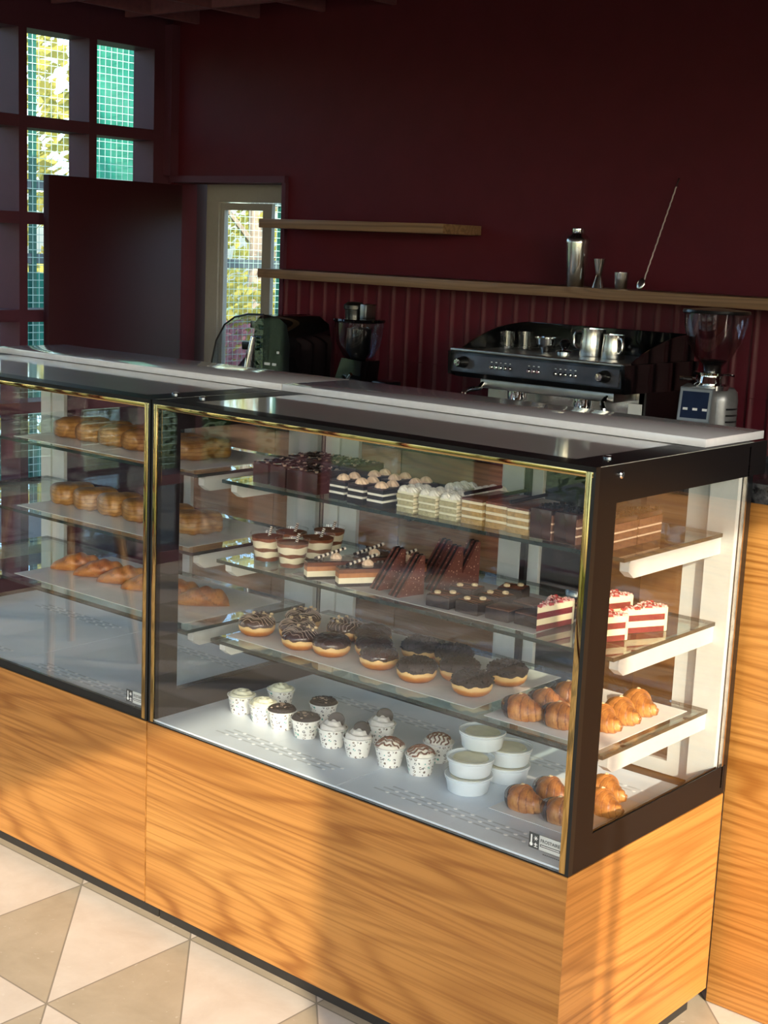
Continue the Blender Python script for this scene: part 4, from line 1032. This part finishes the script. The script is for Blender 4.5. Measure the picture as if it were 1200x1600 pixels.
def pitcher(loc, H, R, rz, label):
    t = thing('milk_pitcher', label, 'pitcher', loc, rz, 'steel milk pitchers')
    m = MB(); m.lathe([(0, 0), (R, 0), (R * 1.03, H * .08), (R * .97, H * .55), (R * .9, H * .85), (R * .94, H), (R * .9, H), (R * .87, H * .85), (R * .9, .01)], 28, cap=False, wob=lambda t_, r_, z: 1 + (.14 * max(0, cos(t_)) ** 10 if z > H * .8 else 0)); m.build('pitcher_body', M['steel'], t)
    MB().tube([(-R * .9, 0, H * .88), (-R * 1.45, 0, H * .86), (-R * 1.62, 0, H * .72), (-R * 1.58, 0, H * .4), (-R * 1.3, 0, H * .27), (-R * .98, 0, H * .25)], .0045, 8).build('pitcher_handle', M['steel'], t)
CT = 1.2662
pitcher((-1.455, 2.27, CT), .098, .045, 0.15, 'taller steel milk pitcher with handle on top of the espresso machine')
pitcher((-1.350, 2.24, CT), .085, .040, 2.6, 'shorter steel milk pitcher at the right on top of the espresso machine')
def tumbler(x, y, label, lb2=None):
    m = MB(); m.lathe([(0, .003), (.024, .003), (.026, 0), (.029, .065), (.027, .065), (.0235, .008), (0, .008)], 20, (0, 0, 0), cap=False)
    o = m.build('glass_tumbler', M['clear']); o.location = (x, y, CT); return tag(o, label, 'glass', 'glasses on the espresso machine')
tumbler(-1.806, 2.24, 'clear glass tumbler at the far left on the espresso machine'); tumbler(-1.762, 2.29, 'clear glass tumbler just behind the leftmost one on the espresso machine')
t = thing('coffee_filter_basket', 'chrome filter basket between the tumblers and pitchers on the espresso machine', 'filter basket', (-1.64, 2.25, CT), .4)
MB().lathe([(0, 0), (.014, 0), (.020, .02), (.034, .03), (.038, .052), (.036, .052), (.032, .032), (0, .028)], 24, cap=False).build('basket_body', M['chrome'], t); MB().lathe([(.036, .050), (.042, .052), (.042, .056), (.036, .055)], 24, cap=False).build('basket_rim', M['chrome'], t)
t = thing('coffee_tamper', 'round chrome and black tamper left of the taller milk pitcher', 'tamper', (-1.565, 2.26, CT))
MB().lathe([(0, 0), (.029, 0), (.029, .008), (.012, .014), (.011, .018)], 20).build('tamper_base', M['chrome'], t); MB().lathe([(.011, .018), (.020, .034), (.021, .042), (.012, .052), (0, .053)], 20).build('tamper_handle', M['black_gloss'], t)

# ------------------------------------------------------------------ coffee grinder
t = thing('coffee_grinder', 'grey coffee grinder with clear bean hopper, right of the espresso machine', 'coffee grinder', (-.955, 2.22, BC), radians(14))
def GB(mb, name, mat, par=None, sm=35): return mb.build(name, mat, par or t, smooth=sm)
GB(MB().box(-.085, .085, -.13, .13, 0, .02, .008), 'base', M['black'])
GB(MB().lathe([(.064, .02), (.066, .04), (.066, .235), (.062, .262), (.05, .275), (0, .278)], 32, (.018, .04, 0)), 'motor_body', M['grind_grey'])
GB(MB().prism([(-.11, .165), (-.085, .278), (.0, .285), (.0, .13), (-.085, .125)], 'x', -.078, .030), 'display_head', M['grind_grey'], sm=20)
sc = MB(); d0 = Vector((0, .025, .113)).normalized(); o0 = Vector((-.015, -.1105, .168)); nrm = Vector((0, -.113, .025)).normalized()
for (a, b, c, dd, off, mi) in ((-.060, .042, .004, .108, .001, 1), (-.053, .035, .012, .1, .002, 0)):
    sc.mi = mi; pts = [o0 + Vector((x, 0, 0)) + d0 * h + nrm * off for x, h in ((a, c), (b, c), (b, dd), (a, dd))]; pts2 = [p - nrm * off for p in pts]
    sc.add(pts + pts2, [(0, 1, 2, 3), (0, 4, 5, 1), (1, 5, 6, 2), (2, 6, 7, 3), (3, 7, 4, 0)])
sc.mi = 2
for x in (-.038, -.006, .026): 
    pts = [o0 + Vector((x + u * .008, 0, 0)) + d0 * (.042 + w * .004) + nrm * .0025 for u, w in ((-1, -1), (1, -1), (1, 1), (-1, 1))]; sc.add(pts, [(0, 1, 2, 3)])
GB(sc, 'touch_screen', [M['screen'], M['steel_brushed'], M['label_white']], sm=0)
vm = MB()
for k in range(6):
    z = .10 + k * .021; vm.surf(lambda u, v: (.018 + .0670 * cos(-.9 + 1.7 * u), .04 + .0670 * sin(-.9 + 1.7 * u), z + .006 * v), 12, 2)
GB(vm, 'vent_slits', M['black'])
GB(MB().lathe([(.06, .270), (.062, .285), (.05, .292), (.045, .315), (.06, .318), (.06, .326), (.035, .330)], 28, (0, 0, 0)), 'collar', M['chrome'])
GB(MB().tube([(-.05, -.01, .302), (-.10, -.03, .302)], .006, 8).tube([(.05, .0, .322), (.08, -.03, .322)], .004, 8), 'adjusting_lever', M['chrome'])
GB(MB().lathe([(.030, .326), (.034, .345), (.060, .375), (.088, .425), (.102, .475), (.108, .522), (.106, .522), (.100, .475), (.086, .427), (.058, .378), (.032, .348)], 40, cap=False), 'bean_hopper', M['hopper'])
GB(MB().lathe([(.109, .519), (.111, .522), (.109, .530), (.02, .537), (0, .537)], 40), 'hopper_lid', M['black'])
GB(MB().lathe([(.028, .33), (.03, .352), (.046, .366), (0, .37)], 20), 'hopper_gate', M['black'])
GB(MB().box(-.045, .015, -.13, -.07, .06, .125, .006), 'dosing_spout', M['black'])

# ------------------------------------------------------------------ juicer
t = thing('juicer', 'black slow juicer with wide top bowl on the back counter', 'juicer', (-2.545, 2.25, BC), 0)
def JB(mb, name, mat, par=None, sm=40): return mb.build(name, mat, par or t, smooth=sm)
JB(MB().lathe([(.0, 0), (.085, 0), (.09, .02), (.085, .10), (.07, .14), (.066, .15)], 28, (-.01, 0, 0), sy=1.1), 'motor_base', M['black_gloss'])
JB(MB().prism([(-.085, .14), (.055, .14), (.065, .235), (-.045, .242)], 'y', -.05, .06), 'neck', M['black_gloss'], sm=20)
JB(MB().lathe([(.045, .235), (.062, .25), (.09, .30), (.097, .345), (.1, .385), (.104, .388), (.1, .392), (.0, .394)], 32), 'bowl', M['smoke'])
JB(MB().lathe([(.03, .24), (.05, .27), (.05, .36), (.0, .37)], 20), 'auger_drum', M['black'])
JB(MB().lathe([(.103, .387), (.106, .392), (.104, .400), (.04, .404)], 32), 'bowl_lid', M['black_gloss'])
JB(MB().lathe([(.036, .402), (.038, .435), (.044, .437), (.044, .452), (.03, .464), (0, .467)], 24, (-.03, 0, 0)), 'feed_cap', M['black'])
JB(MB().box(.025, .06, -.03, .03, .402, .460, .005), 'feed_chute', M['steel_brushed'])
JB(MB().tube([(-.02, -.06, .17), (.02, -.085, .165), (.045, -.09, .185)], .008, 10), 'juice_spout', M['chrome'])
for zz in (.045, .075): JB(MB().lathe([(.091, zz), (.0935, zz + .003), (.0935, zz + .010), (.09, zz + .013)], 28, (-.01, 0, 0), cap=False, sy=1.1), 'trim_ring', M['steel_brushed'])
tag(MB().box(-.0, .075, -.05, .05, 0, .165, .008).build('black_container', M['black'], loc=(0, 0, 0)), 'plain black container beside the juicer on the back counter', 'container').location = (-2.42, 2.24, BC + .001)

# ------------------------------------------------------------------ black machine with rounded clear cover
t = thing('covered_blender', 'black machine with rounded clear cover in front of the glazed door', 'blender', (-3.0, 2.2, BC))
def SB(mb, name, mat, par=None, sm=40): return mb.build(name, mat, par or t, smooth=sm)
SB(MB().box(-.22, .22, -.13, .15, 0, .05, .015), 'base', M['black_gloss'])
pr = [(.0, .05), (.02, .36), (.06, .395), (.15, .39), (.205, .36), (.225, .28), (.22, .05)]
SB(MB().prism(pr, 'y', -.11, .14), 'motor_tower', M['black_gloss'], sm=50)
def cov(u, v):
    s = u; pts = [(-.225, .05), (-.215, .18), (-.19, .27), (-.14, .34), (-.08, .375), (0.0, .392), (.09, .395)]
    k = s * (len(pts) - 1); i = min(int(k), len(pts) - 2); f = k - i
    x = pts[i][0] * (1 - f) + pts[i + 1][0] * f; z = pts[i][1] * (1 - f) + pts[i + 1][1] * f
    return (x, -.13 + .28 * v, z)
c = MB(); c.surf(cov, 19, 4)
for yy in (-.13, .15):
    rim = [cov(i / 18, 0) for i in range(19)]; c.add([(p[0], yy, p[2]) for p in rim] + [(.09, yy, .05)], [tuple(range(20))])
SB(c, 'clear_cover', M['smoke'], sm=50)
SB(MB().tube([(p[0], -.13, p[2]) for p in [cov(i / 18, 0) for i in range(19)]], .004, 8), 'cover_edge', M['black'])
SB(MB().lathe([(.085, .05), (.082, .10), (.066, .16), (.035, .20), (.0, .21)], 28, (-.10, 0, 0)), 'jar', M['steel_brushed'])
SB(MB().box(-.12, .0, -.05, .05, .235, .27, .006).box(-.06, .02, -.06, .06, .33, .36, .004), 'jar_clamp', M['black'])
SB(MB().tube([(.03, -.125, .30), (.015, -.135, .20), (.0, -.14, .08)], .014, 10, r1=.02), 'lever', M['chrome'])
SB(MB().box(.085, .115, -.114, -.11, .19, .2).box(.13, .15, -.114, -.11, .19, .2).box(.085, .14, -.114, -.11, .165, .172).box(.155, .165, -.114, -.11, .24, .25), 'printed_marks', M['label_white'], sm=0)

# ------------------------------------------------------------------ bar tools on the long shelf
ZS = 1.5032
t = thing('cocktail_shaker', 'steel cocktail shaker, tallest vessel on the long oak shelf', 'shaker', (-1.675, 2.47, ZS))
MB().lathe([(0, 0), (.030, 0), (.033, .004), (.044, .150), (.0445, .168)], 32).build('shaker_body', M['steel'], t)
MB().lathe([(.0455, .160), (.0455, .172), (.040, .180), (.026, .192), (.024, .196)], 32).build('shaker_top', M['steel'], t)
MB().lathe([(.0245, .194), (.026, .198), (.0255, .210), (.022, .214), (0, .215)], 28).build('shaker_cap', M['chrome'], t)
t = thing('jigger', 'steel hourglass jigger on the long oak shelf, right of the shaker', 'jigger', (-1.575, 2.47, ZS))
MB().lathe([(.024, 0), (.0115, .042), (.0105, .045), (.0115, .048), (.023, .105), (.0215, .105), (.010, .05), (0, .05)], 28, cap=False).build('double_cup', M['steel'], t)
t = thing('shot_cup', 'small steel shot cup on the long oak shelf, between jigger and bar spoon', 'cup', (-1.478, 2.47, ZS))
MB().lathe([(0, 0), (.020, 0), (.022, .003), (.0275, .060), (.0255, .060), (.020, .006), (0, .005)], 28, cap=False).build('cup_body', M['steel'], t)
t = thing('bar_spoon', 'long twisted steel bar spoon leaning against the burgundy wall', 'spoon', (-1.39, 2.47, ZS))
p0, p1 = Vector((0, 0, .016)), Vector((.040, .122, .375))
sp = MB(); sp.tube([p0.lerp(p1, i / 40) + Vector((.0008 * cos(i * 2.2), .0008 * sin(i * 2.2), 0)) for i in range(41)], .0028, 6); sp.build('twisted_shaft', M['steel_pale'], t)
q = MB(); q.ball((0, 0, 0), .016, .004, .022); q.xform(Matrix.Translation((-.004, -.004, .0225)) @ Matrix.Rotation(radians(-14), 4, 'X') @ Matrix.Rotation(radians(14), 4, 'Y')); q.build('spoon_bowl', M['steel'], t)
sp = MB(); sp.tube([p1 + (p1 - p0) * -.01, p1 + (p1 - p0) * .075], .0035, 8, r1=.005); sp.build('handle_end', M['chrome'], t)

# ------------------------------------------------------------------ table in the seating area, seen in the case glass
t = thing('side_table', 'small round table with tapered wooden legs in the seating area, mirrored in the glass', 'table', (-3.05, -1.15, 0))
MB().lathe([(0, .72), (.36, .72), (.37, .73), (.36, .742), (0, .742)], 40).build('table_top', M['black_matte'], t)
for k in range(4):
    a = pi / 4 + k * pi / 2; MB().tube([(.30 * cos(a), .30 * sin(a), 0), (.18 * cos(a), .18 * sin(a), .72)], .013, 10, r1=.022).build('leg', M['wood_leg'], t)

# ------------------------------------------------------------------ outdoors
o = MB().box(-30, 30, -30, 30, -.3, -.125).build('ground', M['grass'], smooth=0); o['kind'] = 'structure'
o = MB().box(-6.6, -4.4, -6, 9, -.124, -.06).box(-4.4, 6, 3.0, 4.4, -.124, -.06).box(2.9, 7, -8, 3, -.124, -.05).box(-4.4, 2.9, -7, -3.9, -.124, -.05).build('paving', M['pave'], smooth=0); o['kind'] = 'structure'
t = thing('mesh_fence', 'green posts with pale wire mesh outside the lattice wall', 'fence', (-6.0, 2.5, -.06))
for yy in (-4.5, -2.4, -.3, 1.35, 3.19, 5.3, 7.4):
    MB().box(-6.045, -6.01, yy - .017, yy + .017, -.06, 3.4).build('post', M['post_green'], t, world=True)
MB().quad((-6, -4.5, -.05), (-6, 7.4, -.05), (-6, 7.4, 3.4), (-6, -4.5, 3.4)).build('wire_mesh', M['net'], t, world=True, smooth=0)
for zz in (1.895, 1.46): MB().box(-6.04, -6.012, -4.5, 7.4, zz - .03, zz + .03).build('rail', M['rail_grey'], t, world=True)
def netsheet(pts, label):
    m = MB(); a, b, c, d = [Vector(p) for p in pts]
    m.surf(lambda u, v: tuple(a.lerp(b, u).lerp(d.lerp(c, u), v) + Vector((.05 * sin(9 * u + 3 * v) + .02 * sin(23 * v), 0, 0))), 24, 16)
    ob = m.build('shade_net', M['shade_net']); return tag(ob, label, 'shade net')
netsheet([(-6.25, 3.72, 1.95), (-6.25, 4.35, 1.75), (-6.25, 4.15, 3.4), (-6.25, 3.6, 3.4)], 'tall teal shade net hanging behind the fence, right-hand lattice column')
netsheet([(-6.3, 1.0, -.05), (-6.3, 3.62, -.05), (-6.3, 3.55, 1.36), (-6.3, 1.0, 1.45)], 'low teal shade net along the fence foot, left of the door leaf')
def clump(m, c, R, n, s, rnd, flat=1.0):
    for i in range(n):
        d = Vector((rnd.gauss(0, 1), rnd.gauss(0, 1), rnd.gauss(0, 1))).normalized() * (R * rnd.random() ** .45); d.z *= flat
        p = Vector(c) + d; a = Vector((rnd.gauss(0, 1), rnd.gauss(0, 1), rnd.gauss(0, 1))).normalized(); b = a.orthogonal().normalized(); k = s * rnd.uniform(.6, 1.3)
        m.quad(p - a * k - b * k * .5, p + a * k * .2 - b * k * .6, p + a * k + b * k * .3, p - a * k * .1 + b * k * .6)
def tree(x, y, h, R, mat, label, seed, n=900, s=.06, trunk='trunk', group='trees outside'):
    t = thing('tree', label, 'tree', (x, y, -.125), 0, group); rnd = random.Random(seed); m = MB()
    m.tube([(0, 0, -.05), (.05, .03, h * .4), (.02, -.04, h * .8)], .11, 10, r1=.05); tips = []
    for k in range(9):
        a = k * 2.4; zz = h * (.35 + .05 * k); q = (R * .75 * cos(a), R * .75 * sin(a), zz + R * .55); m.tube([(.03, 0, zz), (q[0] * .5, q[1] * .5, zz + R * .32), q], .035, 6, r1=.01); tips.append(q)
    m.build('trunk', M[trunk], t); f = MB()
    for q in tips: clump(f, q, R * .55, n // 10, s, rnd)
    clump(f, (0, 0, h), R * .6, n // 10, s, rnd); f.build('foliage', M[mat], t, smooth=0); return t
tree(-8.6, 3.9, 3.4, 1.3, 'leaf_y', 'yellow green tree behind the fence, left lattice column', 1, 1500)
tree(-9.3, 8.2, 3.8, 1.2, 'leaf_y', 'thin pale tree beyond the fence, seen through the glazed door', 2, 900)
tree(-15.9, 12.8, 4.6, 1.4, 'leaf_y', 'bare pale tree furthest beyond the glazed door', 3, 500)
tree(-9.0, -.2, 3.6, 1.2, 'leaf', 'green tree outside the lattice wall near the seating area', 4, 900)
tree(-9.2, -3.6, 3.4, 1.4, 'leaf_d', 'dark green tree outside the lattice wall at the front corner', 5, 1100)
tree(-4.4, -9.2, 3.2, 1.4, 'leaf_d', 'dark green tree outside the front windows, mirrored in the left case', 6, 1200, .08)
tree(.2, -9.0, 3.4, 1.5, 'leaf', 'broad green tree outside the front windows, mirrored in the right case', 7, 1200, .08)
tree(-7.9, -8.6, 3.0, 1.4, 'leaf', 'green tree at the outer front left corner of the room', 8, 900, .08)
def bush(x, y, rx, ry, h, mat, label, seed, n, s, name='flower_bush', cat='bush'):
    rnd = random.Random(seed); m = MB()
    for i in range(n):
        p = Vector((rnd.uniform(-rx, rx), rnd.uniform(-ry, ry), h * rnd.random() ** .7)); a = Vector((rnd.gauss(0, 1), rnd.gauss(0, 1), rnd.gauss(0, 1))).normalized(); b = a.orthogonal().normalized(); k = s * rnd.uniform(.6, 1.3)
        m.quad(p - a * k - b * k * .5, p + a * k * .2 - b * k * .6, p + a * k + b * k * .3, p - a * k * .1 + b * k * .6)
    o = m.build(name, M[mat], smooth=0); o.location = (x, y, -.12); return tag(o, label, cat)
bush(-7.75, 6.2, .5, 1.6, 1.36, 'leaf_y', 'clipped yellow green hedge beyond the fence, seen through the glazed door', 11, 2600, .05, 'hedge', 'hedge')
bush(-6.75, 5.55, .28, .40, 1.12, 'leaf_pink', 'pink blossoming bush before the hedge, upper flowers seen through the door', 12, 900, .035)
bush(-6.50, 4.75, .22, .36, .72, 'leaf_red', 'low red blossoming bush behind the clear machine cover', 13, 700, .04)
bush(-8.2, -5.5, 2.2, .5, 1.0, 'leaf_d', 'dark hedge outside the front left corner', 14, 2600, .06, 'hedge', 'hedge')
bush(-1.0, -6.4, 3.2, .4, .9, 'leaf', 'green hedge outside the front windows', 15, 3600, .06, 'hedge', 'hedge')

bush(-12.5, 9.0, .7, 4.5, 4.6, 'leaf_y', 'tall pale scrub far beyond the glazed door', 17, 3000, .10, 'hedge', 'hedge')
bush(8.6, -1.5, .5, 6.0, 2.3, 'leaf_d', 'unseen dark hedge added outside the right-hand windows to block the low sky', 16, 5200, .09, 'hedge', 'hedge')  # out-of-view hedge, put in to hold back low sky light from the right
# ------------------------------------------------------------------ light
w = bpy.data.worlds.new('sky'); SC.world = w; w.use_nodes = True; nt = w.node_tree
bg = nt.nodes['Background']; sky = nt.nodes.new('ShaderNodeTexSky'); sky.sky_type = 'NISHITA'; sky.sun_disc = False
sky.sun_elevation = radians(25); sky.sun_rotation = atan2(1, -.65) ; sky.altitude = 200; sky.air_density = 1.0; sky.dust_density = 2.5; sky.ozone_density = 1
nt.links.new(sky.outputs[0], bg.inputs[0]); bg.inputs[1].default_value = .75
s = bpy.data.lights.new('sun', 'SUN'); s.energy = 8.7; s.color = (1, .80, .56); s.angle = radians(.6)
so = bpy.data.objects.new('sun', s); COL.objects.link(so)
so.rotation_euler = Vector((-1, .65, -.52)).to_track_quat('-Z', 'Y').to_euler()

# ------------------------------------------------------------------ view
SC.view_settings.view_transform = 'Standard'; SC.view_settings.look = 'None'; SC.view_settings.gamma = 1; SC.view_settings.use_curve_mapping = False
SC.view_settings.exposure = 0.0
cy = SC.cycles
cy.max_bounces = 10; cy.diffuse_bounces = 5; cy.glossy_bounces = 6; cy.transmission_bounces = 8; cy.transparent_max_bounces = 48
cy.caustics_refractive = False; cy.caustics_reflective = True; cy.blur_glossy = 1.0; cy.sample_clamp_indirect = 6
cy.use_denoising = True
